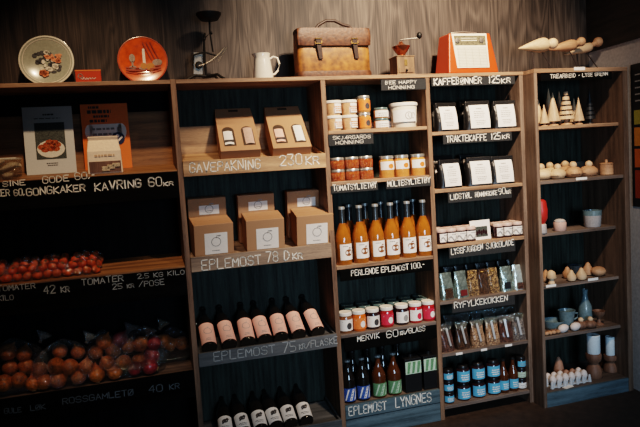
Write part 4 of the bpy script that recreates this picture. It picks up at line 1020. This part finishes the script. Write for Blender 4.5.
# ------------------------------------------------------------------ bread shelf
zsh = lambda y: ZBR+SL*y
def standcard(name, label, u0, u1, vt, vb, Y, lean_, build):
    um = (u0+u1)/2; z0 = zsh(Y)+.001; x0 = xat(u0, Y, z0); x1 = xat(u1, Y, z0); s_ = mpp((x0, Y, z0)); H = (vb-vt)*s_/math.cos(lean_)*.98
    t = thing(name, label, 'poster', ((x0+x1)/2, Y, z0), (-lean_, 0, 0)); build(t, x1-x0, H); return t
def b_menu(t, W, H):
    obj('paper', MB().box(-W/2, W/2, 0, .002, 0, H), paint('poster_paper', (.56, .56, .53), .7, .04), t)
    mp = mapper(None, .0008); pic = obj('photograph', sheet(MB(), mp, -W*.28, W*.32, H*.22, H*.76, 1), m_grn, t)
    mb = MB(); mp = mapper(None, .0014); disc(mb, mp, W*.02, H*.37, W*.28, H*.13); obj('photo_bowl', mb, m_petalw, pic)
    mb = MB(); mp = mapper(None, .002); [disc(mb, mp, W*a_, H*b_, W*.085, H*.04, 8) for a_, b_ in ((-.16, .4), (-.06, .43), (.06, .41), (.15, .43), (-.1, .36), (.02, .37), (.12, .37), (.0, .47), (.1, .46))]; obj('photo_salad', mb, m_salad, pic)
    mb = MB(); mp = mapper(None, .0008); textlines(mb, mp, -W*.14, W*.18, [H*.87], H*.022, 2); textlines(mb, mp, -W*.3, W*.32, [H*.82], H*.01, 3); textlines(mb, mp, -W*.1, W*.14, [H*.15, H*.12], H*.014, 4); obj('printed_text', mb, m_ink, t)
def b_orange(t, W, H):
    obj('paper', MB().box(-W/2, W/2, 0, .002, 0, H), m_oprint, t)
    mp = mapper(None, .0008); mb = MB()
    textlines(mb, mp, -W*.38, -W*.05, [H*.93], H*.035, 2); textlines(mb, mp, -W*.38, W*.2, [H*.855], H*.05, 3); textlines(mb, mp, -W*.25, W*.1, [H*.79], H*.035, 4); textlines(mb, mp, -W*.38, W*.12, [H*.72], H*.04, 6); obj('printed_text', mb, m_ink, t)
    mb = MB(); sheet(mb, mp, -W*.34, W*.34, H*.45, H*.69, 1); disc(mb, mp, -W*.34, H*.57, W*.1, H*.12); disc(mb, mp, W*.34, H*.57, W*.1, H*.12); bub = obj('speech_panel', mb, m_white, t)
    mb = MB(); mp2 = mapper(None, .0014); textlines(mb, mp2, -W*.3, W*.3, [H*.6, H*.52], H*.03, 8); obj('panel_text', mb, m_inkg, bub)
    mb = MB(); disc(mb, mapper(None, .0022), W*.25, H*.46, W*.14); bd = obj('round_badge', mb, m_navy, t)
    mb = MB(); mp3 = mapper(None, .003); stroke(mb, mp3, [(W*.17, H*.45), (W*.24, H*.42), (W*.33, H*.48)], W*.04); disc(mb, mp3, W*.24, H*.5, W*.04); obj('badge_mark', mb, m_white, bd)
standcard('menu_poster', 'white paper poster with a photo of a salad bowl on the bread shelf', 27, 77, 101.5, 171, .12, .12, b_menu)
standcard('menu_poster', 'orange poster with black text and a round navy badge on the bread shelf', 85.5, 132.5, 95, 162, .17, .06, b_orange)
# paper bag of rusks
P = Vector((xat(106, .055, ZBR), .055, zsh(.02)+.001)); s_ = mpp(P)
t = thing('bread_bag', 'white paper bread bag with a clear window in front of the orange poster', 'bread bag', P, (0, 0, .05))
W, D, H = 33*s_, .07, 37*s_
obj('bag', make_pouch_mesh if False else MB().taper(W, D, W*.96, D*.95, 0, H*.6).taper(W*.96, D*.95, W*.86, .018, H*.6, H*.9).taper(W*.86, .018, W*.88, .03, H*.9, H), paint('bag_paper', (.90, .72, .55), .8, .06, 20, bump=.3), t, bevel=.004)
w_ = obj('window', MB().box(-W*.45, W*.45, -D/2-.0022, -D/2-.0002, .006, H*.33), m_walnut, t)
mb = MB()
for k in range(3): mb.box(-W*.1+W*.15*k, W*.12+W*.15*k, -D/2-.006, -D/2-.0023, .01+.008*k, .03+.006*k)
obj('rusk', mb, m_cracker, w_, bevel=.003)
mb = MB(); mp = lambda s, z: (s, -D/2-.0015, z); textlines(mb, mp, -W*.3, W*.3, [H*.46], H*.05, 4); obj('printed_text', mb, paint('tan_ink', (.6, .4, .25), .7), t)
# bread tub
P = Vector((xat(2, .06, ZBR), .06, zsh(.06)+.001)); s_ = mpp(P)
t = thing('bread_tub', 'clear plastic tub of crispbread at the left end of the bread shelf', 'tub', P)
W = 34*s_; H = 20*s_
obj('clear_tub', MB().taper(W*1.0, .1, W, .125, -.006, H), m_film, t)
obj('tub_rim', MB().box(-W*.51, W*.51, -.066, -.062, H-.004, H+.001).box(-W*.51, W*.51, .062, .066, H-.004, H+.001).box(-W*.51, -W*.49, -.062, .062, H-.004, H+.001).box(W*.49, W*.51, -.062, .062, H-.004, H+.001), m_cream, t)
for k in range(14):
    r = MB().ball((0, 0, 0), .024, .02, .012, 12)
    o = tag(obj('bread_rusk', r, m_cracker, None, True, loc=(P.x+rng.uniform(-.055, .055), P.y+rng.uniform(-.035, .03), P.z+.014+.013*(k//3)), rot=(rng.uniform(-.4, .4), rng.uniform(-.4, .4), rng.uniform(0, 3))), 'pale crisp rusk inside the clear tub on the bread shelf', 'rusk', 'rusks in the clear tub')

# ------------------------------------------------------------------ tomatoes in clear bags
def make_tomato():
    o = thing('tomato', '', 'tomato')
    mb = MB(); mb.ball((0, 0, 0), .0185, .0185, .0165, 14); mb.v = [(x, y, z-.004*math.exp(-(x*x+y*y)/.00007)*(1 if z > 0 else 0)) for x, y, z in mb.v]
    obj('fruit', mb, m_tomato, o, True)
    s = MB()
    for k in range(5):
        a = 2*PI*k/5; s.tube([(0, 0, .0135), (.009*math.cos(a), .009*math.sin(a), .0155)], [.002, .0007], 5)
    obj('calyx', s, m_stem, o); return o
def bag_mesh(W, D, H, seed=0, knot=True):
    q = random.Random(seed); vs = []; rows = 11; n = 26
    for j in range(rows):
        k = j/(rows-1); g = (math.sin(min(1, k*1.9+.35)*PI/2) if k < .5 else 1-(max(0, k-.5)/.5)**2*.92)
        for i in range(n):
            a = 2*PI*i/n; ca, sa = math.cos(a), math.sin(a); e = 1+q.uniform(-.06, .06)
            vs.append((W/2*g*e*math.copysign(abs(ca)**.7, ca), D/2*g*e*math.copysign(abs(sa)**.7, sa), H*k))
    fs = [(j*n+i, j*n+(i+1) % n, (j+1)*n+(i+1) % n, (j+1)*n+i) for j in range(rows-1) for i in range(n)]
    mb = MB().add(vs, fs)
    return mb
zto = lambda y: ZTO+SL*y
colname = ['leftmost', 'second', 'third', 'fourth', 'rightmost']
for c, u in enumerate((-30, 1, 34, 64, 91)):
    for r in range(3):
        if c == 0 and r == 2: pass
        Y = .042+.07*r; uu = u-16+2.0*r+(3 if c == 4 else 0)
        X = xat(uu+5, Y, zto(Y)); base = zto(Y)+.002
        row = ('front', 'middle', 'back')[r]
        tag(obj('tomato_bag', bag_mesh(.142, .07, .066, c*3+r), m_film, None, True, loc=(X, Y, base), rot=(math.atan(SL), 0, 0)), f'clear bag of tomatoes, {row} one of the {colname[c]} column', 'bag', 'clear tomato bags')
        for k in range(7):
            if k < 4: px_, py_, pz_ = -.054+.036*k, -.012+.004*(k % 2), .0175
            else: px_, py_, pz_ = -.036+.036*(k-4), .008, .040
            place('tomato', make_tomato, (X+px_, Y+py_, base+pz_+SL*py_), f'red tomato in the {row} bag of the {colname[c]} tomato column', f'tomatoes in the {row} bag of the {colname[c]} column', (rng.uniform(-.9, .6), rng.uniform(-.6, .6), rng.uniform(0, 6)))
# ------------------------------------------------------------------ onions in clear bags
def make_onion(m):
    o = thing('onion', '', 'onion'); R = .034
    pr = [(.003, -R*.95), (R*.45, -R*.86), (R*.85, -R*.5), (R, 0), (R*.9, R*.42), (R*.6, R*.78), (R*.25, R*1.02), (R*.11, R*1.25), (R*.06, R*1.42)]
    obj('bulb', MB().lathe(pr, 22), m, o, True)
    mb = MB()
    for k in range(9):
        a = k*.7; mb.tube([(.005*math.cos(a), .005*math.sin(a), -R*.93), (.009*math.cos(a), .009*math.sin(a), -R*1.06)], [.002, .0008], 5)
    obj('roots', mb, m_root, o); return o
bags = [('far left dim bag', m_onion, [(4, 383, 0), (19, 380, 0), (33, 385, 0), (10, 368, 1), (26, 366, 1), (-8, 372, 1), (40, 370, 1), (8, 352, 1), (24, 354, 1)]),
        ('knotted bag at the middle left', m_onion, [(58, 380, 0), (79, 382, 0), (44, 383, 0), (56, 366, 0), (70, 367, 0), (86, 367, 0), (60, 351, 1), (78, 352, 1)]),
        ('bag behind the hanging dark onion', m_onion, [(97, 377, 0), (96, 352, 1), (107, 363, 0), (113, 350, 1), (104, 342, 1)]),
        ('mixed bag right of centre', m_onion, [(115, 374, 0), (124, 362, 0), (128, 346, 1), (140, 344, 1), (139, 361, 1)]),
        ('red onion bag', m_ronion, [(135, 374, 0), (150, 370, 0), (152, 356, 1), (120, 340, 1), (154, 343, 1)]),
        ('small bag against the right side panel', m_onion, [(182, 343, 2), (170, 344, 2), (163, 341, 2)])]
for bi, (nm, m, L) in enumerate(bags):
    xs = []; 
    for (u, v, yk) in L:
        Y = (.055, .115, .17)[yk]; P = at(u, v, Y); P.z = max(P.z, ZON+.036)
        xs.append(P)
        place('onion%d' % (m is m_ronion), lambda m=m: make_onion(m), P, f'{"red" if m is m_ronion else "brown"} onion in the {nm}', f'onions in the {nm}', (rng.uniform(-1.9, .9), rng.uniform(-.7, .7), rng.uniform(0, 6)), rng.uniform(.92, 1.08))
    cx = sum(p.x for p in xs)/len(xs); cy = sum(p.y for p in xs)/len(xs)
    W = max(p.x for p in xs)-min(p.x for p in xs)+.075; H = max(p.z for p in xs)-ZON+.06
    D = min(.17, max(p.y for p in xs)-min(p.y for p in xs)+.09)
    t = thing('onion_bag', f'clear plastic bag of onions, {nm}', 'bag', ((max(p.x for p in xs)+min(p.x for p in xs))/2, cy, ZON+.002), group='clear onion bags')
    obj('plastic_film', bag_mesh(W, D, H, 50+bi), m_film_b, t, True)
    obj('knotted_top', MB().lathe([(.008, H-.008), (.006, H+.004), (.02, H+.02), (.034, H+.036)], 12, sy=.5, rot=Matrix.Rotation(.5, 3, 'Y')), m_film_s, t, True)

# ------------------------------------------------------------------ corner unit contents
Z1, y1 = RZ[0]; Z2, y2 = RZ[1]; Z3, y3 = RZ[2]; Z4, y4 = RZ[3]; Z5_, y5 = RZ[4]
def make_tree(layers=False, mat=None):
    t = thing('wooden_tree', '', 'figurine'); H = 1.0
    obj('base', MB().lathe([(.17, 0), (.18, .01), (.16, .05), (.07, .06), (.065, .16)], 24), mat or m_birch_d, t, True)
    if not layers:
        obj('cone', MB().lathe([(.05, .13), (.24, .135), (.245, .15), (.012, .98), (.004, 1.0)], 28), mat or m_birch, t, True)
    else:
        for k in range(6):
            z = .15+.125*k; r = .25*(1-k*.145)
            obj('disc', MB().lathe([(r*.6, z), (r, z+.002), (r*.93, z+.088), (r*.5, z+.09)], 28), mat or m_birch, t, True)
        obj('core', MB().lathe([(.10, .14), (.10, .5), (.05, .86), (.012, .97), (.004, 1.0)], 18), m_birch_k, t, True)
    return t
def tree(key, u, Y, vt, label, wk, **k):
    P = on(u, Y, Z1+.0005); H = zat(u, vt, Y)-Z1
    return place(key, lambda: make_tree(**k), P, label, 'turned wooden fir trees', (0, 0, rng.uniform(0, 3)), (H*wk, H*wk, H))
Yt = y1+.05
tree('cone', 544.5, Yt, 104.5, 'short pale wooden cone tree near the left panel of the corner unit', .9)
tree('cone', 553.5, Yt+.015, 92.5, 'tall pale wooden cone tree left of the layered tree', .85)
tree('lay', 566.5, Yt, 86.5, 'pale wooden tree of stacked discs with dark gaps', .85, layers=True)
tree('cone', 579, Yt, 97.5, 'mid-height pale wooden cone tree right of the layered tree', .8)
tree('cone', 539, Yt+.05, 99, 'pale wooden cone tree half hidden by the left panel', .8)
tree('coned', 549.5, Yt+.13, 88.5, 'thin dark-shaded cone tree behind the tall pale cone', .7)
tree('coned2', 560, Yt+.13, 91, 'thin cone tree in the shade behind the layered tree', .7)
tree('cone', 574.5, Yt+.10, 98, 'pale wooden cone tree peeking out behind the mid-height cone', .7)
tree('layk', 590, Yt+.06, 89, 'black tree of stacked discs at the right of the tree shelf', .62, layers=True, mat=m_birch_k)
# round birds
def make_rbird(m):
    t = thing('round_bird', '', 'figurine')
    mb = MB().lathe([(.022, 0), (.04, .006), (.052, .024), (.05, .042), (.032, .06), (.01, .066)], 26, sx=1.15); obj('body', mb, m, t, True)
    mb = MB().ball((.004, 0, .075), .022); mb.tube([(.022, 0, .076), (.042, 0, .07)], [.008, .001], 10); obj('head', mb, m_birch, t, True)
    return t
for i, (u, Y, sc_, rz, m, l) in enumerate(((542, .02, .86, 2.5, m_birch_x, 'pale round wooden bird cut off by the left panel of the corner unit'), (557.5, -.01, .8, .6, m_birch_x, 'pale round wooden bird second from the left panel'),
        (573.5, .0, .86, 1.2, m_birch_d, 'reddish round wooden bird in the middle of the bird shelf'), (588.5, .01, .84, .1, m_birch_d, 'brown round wooden bird with beak pointing at the lidded pot'),
        (566, .09, .9, 2.0, m_birch_d, 'small round wooden bird in the rear row'), (550.5, .08, .88, 1.6, m_birch_x, 'pale round wooden bird behind the second one'))):
    o = make_rbird(m); o.location = on(u, Y, Z2+.0005); o.scale = (sc_,)*3; o.rotation_euler.z = rz; o['label'] = l; o['group'] = 'round wooden birds'
P = on(569, .165, Z2+.0005); t = thing('glazed_dish', 'dark navy oval dish standing behind the round wooden birds', 'dish', P)
obj('bowl', MB().lathe([(.05, 0), (.06, .003), (.085, .05), (.087, .075), (.082, .075), (.07, .03), (.01, .012)], 32, sx=1.1, sy=.6), m_cer_d, t, True)
P = on(606.5, .01, Z2+.0005); t = thing('lidded_pot', 'small pale lidded wooden pot beside the brown round bird', 'pot', P)
obj('pot_body', MB().lathe([(.032, 0), (.034, .002), (.034, .052), (.03, .054)], 26), m_birch_d, t, True); obj('lid', MB().lathe([(.034, .0545), (.0345, .06), (.028, .063), (.007, .064), (.007, .078), (.003, .08)], 24), m_birch_d, t, True)
# pots shelf
P = on(541.5, .0, Z3+.0005); t = thing('painted_figure', 'red and white painted figure half hidden by the left panel', 'figurine', P)
obj('white_base', MB().lathe([(.026, 0), (.028, .003), (.025, .045), (.02, .048)], 22), m_cer_p, t, True); obj('red_top', MB().lathe([(.018, .048), (.032, .075), (.034, .12), (.026, .165), (.004, .18)], 22), m_red, t, True)
P = on(560, .01, Z3+.0005); t = thing('clay_cup', 'small pink clay cup with a grey lid', 'cup', P)
obj('cup_body', MB().lathe([(.028, 0), (.031, .003), (.033, .04), (.031, .046)], 26), m_cer_r, t, True); obj('lid', MB().lathe([(.028, .0465), (.029, .052), (.02, .06), (.003, .063)], 24), m_cer_p, t, True)
P = on(592.5, .03, Z3+.0005); t = thing('ceramic_pot', 'pale ceramic pot with a blue-grey glazed rim', 'pot', P)
obj('pot_body', MB().lathe([(.038, 0), (.042, .004), (.046, .06), (.047, .062)], 30), m_cer_p, t, True); obj('glazed_rim', MB().lathe([(.0472, .062), (.0475, .08), (.0478, .088), (.044, .088), (.041, .05), (.004, .04)], 30), m_cer, t, True)
# pears shelf
def make_pear(m):
    o = MB().lathe([(.012, 0), (.03, .006), (.038, .026), (.034, .046), (.02, .066), (.013, .082), (.008, .088), (.002, .09)], 24)
    t = thing('wooden_pear', '', 'figurine'); obj('fruit', o, m, t, True); obj('stalk', MB().tube([(0, 0, .086), (.004, 0, .1)], .002), m_strap, t); return t
for u, Y, s_, m, l in ((571.5, -.01, .66, m_birch_x, 'pale turned wooden pear in front on the pear shelf'), (581.5, -.01, .72, m_birch_x, 'pale narrow-necked wooden pear left of the ball'), (567.5, .06, .7, m_birch_d, 'brown turned wooden pear behind the pale ones'),
                       (588, .07, .78, m_birch_d, 'brown wooden pear just behind the ball'), (546, .05, .7, m_birch_d, 'brown wooden pear behind the mushroom')):
    o = make_pear(m); o.location = on(u, Y, Z4+.0005); o.scale = (s_,)*3; o['label'] = l; o['group'] = 'turned wooden pears'
P = on(551.5, -.01, Z4+.0005); t = thing('wooden_mushroom', 'pale turned wooden mushroom at the left of the pear shelf', 'figurine', P)
obj('stem', MB().lathe([(.016, 0), (.018, .003), (.013, .02), (.012, .034)], 20), m_birch, t, True); obj('cap', MB().lathe([(.024, .03), (.026, .034), (.02, .06), (.009, .07), (.002, .072)], 24), m_birch_x, t, True)
tag(obj('wooden_ball', MB().ball((0, 0, .026), .04, .036, .026), m_birch_d, None, True, loc=on(598.5, .02, Z4+.0005)), 'flattened brown wooden ball at the right of the pear shelf', 'figurine')
P = on(575, .13, Z4+.0005); t = thing('dark_bowl', 'small black bowl in the shade behind the wooden pears', 'bowl', P); obj('bowl', MB().lathe([(.02, 0), (.03, .004), (.04, .05), (.037, .05), (.01, .012)], 26), m_cer_d, t, True)
# ceramics shelf
P = on(554, .06, Z5_+.0005); t = thing('ceramic_bowl', 'low wide blue-grey bowl left of the cup', 'bowl', P); obj('bowl', MB().lathe([(.03, 0), (.045, .004), (.058, .045), (.059, .05), (.055, .05), (.04, .012), (.004, .009)], 32), m_cer, t, True)
P = on(567, .04, Z5_+.0005); t = thing('ceramic_cup', 'tall flared blue-grey ceramic cup in front of the vase', 'cup', P)
obj('cup_body', MB().lathe([(.03, 0), (.033, .003), (.036, .05), (.045, .098), (.041, .098), (.032, .05), (.004, .02)], 30), m_cer, t, True)
obj('handle', MB().tube([(.036, -.012, .08), (.056, -.016, .078), (.058, -.016, .055), (.036, -.012, .045)], .005), m_cer, t, True)
P = on(585.5, .06, Z5_+.0005); t = thing('ceramic_vase', 'tall slender blue-grey bottle vase', 'vase', P)
obj('vase_body', MB().lathe([(.025, 0), (.032, .004), (.037, .06), (.034, .1), (.018, .135), (.013, .16), (.017, .19), (.014, .19), (.009, .16), (.004, .12)], 30), m_cer, t, True)
for u, Y, m, l in ((563.5, -.015, m_egg, 'pale turned wooden egg lying in front of the tall cup'), (575.5, -.015, m_egg, 'pale turned wooden egg lying in front of the vase')):
    tag(obj('wooden_egg', MB().lathe([(.002, -.03), (.013, -.026), (.021, -.012), (.021, .006), (.014, .022), (.003, .031)], 22, (0, 0, .021), Matrix.Rotation(1.35, 3, 'Y')), m, None, True, loc=on(u, Y, Z5_+.0005)), l, 'figurine', 'turned wooden eggs')
for u, Y, l in ((580.5, .0, 'small walnut-brown wooden bird right of the eggs'), (590, -.01, 'walnut-brown wooden bird beside the goblet')):
    o = make_rbird(m_walnut); o.location = on(u, Y, Z5_+.0005); o.scale = (.62,)*3; o['label'] = l; o['group'] = 'dark round wooden birds'
P = on(599, .01, Z5_+.0005); t = thing('wooden_goblet', 'dark turned wooden goblet at the right of the ceramics shelf', 'goblet', P)
obj('goblet_body', MB().lathe([(.026, 0), (.027, .004), (.012, .014), (.009, .035), (.016, .045), (.03, .06), (.033, .078), (.03, .078), (.02, .056), (.003, .05)], 28), m_walnut, t, True)
q = random.Random(8)
for k in range(7):
    u = 546.5+1.9*k; Y = -.025+.02*(k % 2)
    tag(obj('acorn_carving', MB().lathe([(.002, -.012), (.008, -.007), (.011, 0), (.008, .01), (.003, .016)], 14, (0, 0, .0115), Matrix.Rotation(1.4+q.uniform(-.2, .2), 3, 'Y')), (m_birch_d, m_walnut)[k % 2], None, True, loc=on(u, Y, Z5_+.0005), rot=(0, 0, q.uniform(0, 6))), f'{("brown", "dark")[k % 2]} carved wooden nut in the small heap in front of the low bowl', 'figurine', f'{("brown", "dark")[k % 2]} carved wooden nuts in front of the low bowl')
# base: eggs, candles
P = on(566, -.005, ZRB+.0005); t = thing('egg_carton', 'grey pulp egg carton full of eggs on the bottom shelf of the corner unit', 'egg carton', P, (0, 0, .0))
W = .232; mb = MB()
mb.box(-W/2, W/2, -.04, .04, .0, .006)
for i in range(6):
    for j in range(2):
        cx = -W/2+W*(i+.5)/6; cy = -.02+.04*j
        mb.lathe([(.008, .0), (.012, .001), (.0165, .03), (.0145, .03), (.008, .006)], 12, (cx, cy, 0))
for i in range(7):
    cx = -W/2+W*i/6
    for y in (-.04, 0, .04): mb.lathe([(.010, 0), (.008, .02), (.0045, .038), (.002, .04)], 8, (cx, y, 0))
obj('pulp_tray', mb, m_pulp, t, True)
def egg(): return MB().lathe([(.002, -.022), (.012, -.019), (.0185, -.006), (.0185, .006), (.0135, .020), (.006, .026), (.001, .028)], 20)
eggp = None
for i in range(6):
    for j in range(2):
        loc = (P.x-W/2+W*(i+.5)/6, P.y-.02+.04*j, P.z+.034)
        br = (i in (3, 4) and j == 1)
        if (br and 'eb' not in PROTO) or (not br and 'ew' not in PROTO): o = obj('egg', egg(), m_egg_b if br else m_egg, None, True); PROTO['eb' if br else 'ew'] = o
        else: o = PROTO['eb' if br else 'ew'].copy(); COL.objects.link(o)
        o.location = loc
        tag(o, f'{"brown" if br else "pale"} egg, {nthf(i, 6)} in the {("front", "rear")[j]} row of the egg carton', 'egg', 'eggs in the carton')
o = tag(obj('wooden_egg', MB().lathe([(.012, 0), (.022, .008), (.026, .025), (.018, .05), (.007, .064), (.001, .067)], 22), m_egg_b, None, True, loc=on(559, .07, ZRB+.0005)+Vector((0, 0, .0))), 'large upright wooden egg standing behind the egg carton', 'figurine'); o.scale = (1.1, 1.1, 1.75)
tag(obj('small_card', MB().box(-.03, .03, -.014, .014, 0, .0012), m_white, None, loc=on(568, -.06, ZRB+.0005), rot=(0, 0, .25)), 'small blank white card lying in front of the egg carton', 'card')
def candle(label, u, Y, v_top, v_mid, v_bot, wpx, hp):
    P = on(u, Y, ZRB+.0005); s_ = mpp(P); h1 = (v_bot-v_mid)*s_; h2 = (v_mid-v_top)*s_; r = wpx*s_/2
    t = thing('candle_holder', label+' holder of dark turned wood', 'candle holder', P, group='turned wooden candle holders')
    k = hp; obj('turned_base', MB().lathe([(r*1.1*k, 0), (r*1.2*k, h1*.04), (r*1.15*k, h1*.3), (r*.85*k, h1*.5), (r*.7*k, h1*.56), (r*.75*k, h1*.62), (r*1.12*k, h1*.72), (r*1.2*k, h1*.9), (r*1.1*k, h1)], 30), m_walnut, t, True)
    t2 = thing('pillar_candle', label+' pillar candle of blue-grey wax', 'candle', (P.x, P.y, P.z+h1+.0005), group='blue-grey pillar candles')
    obj('wax', MB().lathe([(r*.96, 0), (r, .003), (r, h2-.003), (r*.92, h2), (r*.3, h2-.003)], 28), m_candle, t2, True); obj('wick', MB().tube([(0, 0, h2-.004), (.001, 0, h2+.008)], .0012, 6), m_ink, t2)
candle('thick front', 594, .0, 337, 355.5, 380, 13, 1.0)
candle('slim', 610.5, .03, 342.5, 361, 378, 9, 1.25)
candle('rear half-hidden', 604, .12, 340, 357, 372, 9, 1.1)

# poster on the right wall
Pq = []
def on_wall(u, v):
    d = _f*F + _r*(u-320) - _u*(v-213.5)
    n = nrm; k = (A-CAM).dot(n)/d.dot(n); return CAM+d*k
p0 = on_wall(631.5, 65); p1 = on_wall(632, 206)
z1, z0 = p0.z, p1.z
base = Vector((p0.x, p0.y, z0)); ang = math.atan2(dirv.y, dirv.x)
t = thing('colour_chart', 'black framed chart of olive to rust colour squares on the grey wall', 'poster', base-nrm*.004, (0, 0, ang))
W, H = .42, z1-z0                      # local x runs along the wall towards the viewer, local y points into or out of the room
side = 1 if (Matrix.Rotation(ang, 3, 'Z') @ Vector((0, 1, 0))).dot(-nrm) > 0 else -1
obj('frame', MB().box(0, W, -.002, .012, 0, H), m_black, t, bevel=.001)
for k, (m, a, b) in enumerate(((m_c4, .06, .26), (m_c3, .28, .41), (m_c2, .43, .56), (m_c1, .58, .68))):
    mb = MB()
    for c in range(4): mb.box(.02+.097*c, .02+.097*c+.09, *sorted((side*.0125 if side > 0 else -.0022, side*.0135 if side > 0 else -.0032)), H*a, H*b)
    obj('colour_squares', mb, m, t)
mb = MB()
for k in range(5):
    yy = .0125 if side > 0 else -.003
    mb.box(.03, .03+.3*(1-.12*k), yy, yy+.0006, H*(.74+.045*k), H*(.75+.045*k))
obj('printed_text', mb, m_inkg, t)

# ------------------------------------------------------------------ light
def lamp(name, kind, loc, target, energy, color, **k):
    d = bpy.data.lights.new(name, kind); d.energy = energy; d.color = color
    for a, b in k.items(): setattr(d, a, b)
    o = bpy.data.objects.new(name, d); COL.objects.link(o); o.location = loc
    o.rotation_euler = (Vector(target)-Vector(loc)).to_track_quat('-Z', 'Y').to_euler(); return o
lamp('ceiling_spot', 'SPOT', (1.3, -1.65, 3.02), (1.38, .1, 1.63), 560, (1, .77, .57), spot_size=math.radians(62), spot_blend=1., shadow_soft_size=.09)
lamp('bread_spot', 'SPOT', (.0, -1.4, 3.3), (-.12, .1, 1.40), 150, (1, .70, .45), spot_size=math.radians(36), spot_blend=1., shadow_soft_size=.05)
lamp('window_light', 'AREA', (.9, -4.2, 1.2), (1.75, 0, .45), 10.5, (.52, .76, 1), shape='RECTANGLE', size=1.2, size_y=1.0, spread=math.radians(65))
for m_ in (m_black_b, m_back_k): m_.node_tree.nodes['Principled BSDF'].inputs['Specular IOR Level'].default_value = .08
m_back_g.node_tree.nodes['Principled BSDF'].inputs['Specular IOR Level'].default_value = .25
w = bpy.data.worlds.new('world'); sc.world = w; w.use_nodes = True
w.node_tree.nodes['Background'].inputs['Color'].default_value = (.35, .5, .7, 1); w.node_tree.nodes['Background'].inputs['Strength'].default_value = .006
sc.view_settings.view_transform = 'Filmic'; sc.view_settings.look = 'High Contrast'
sc.view_settings.exposure = 0
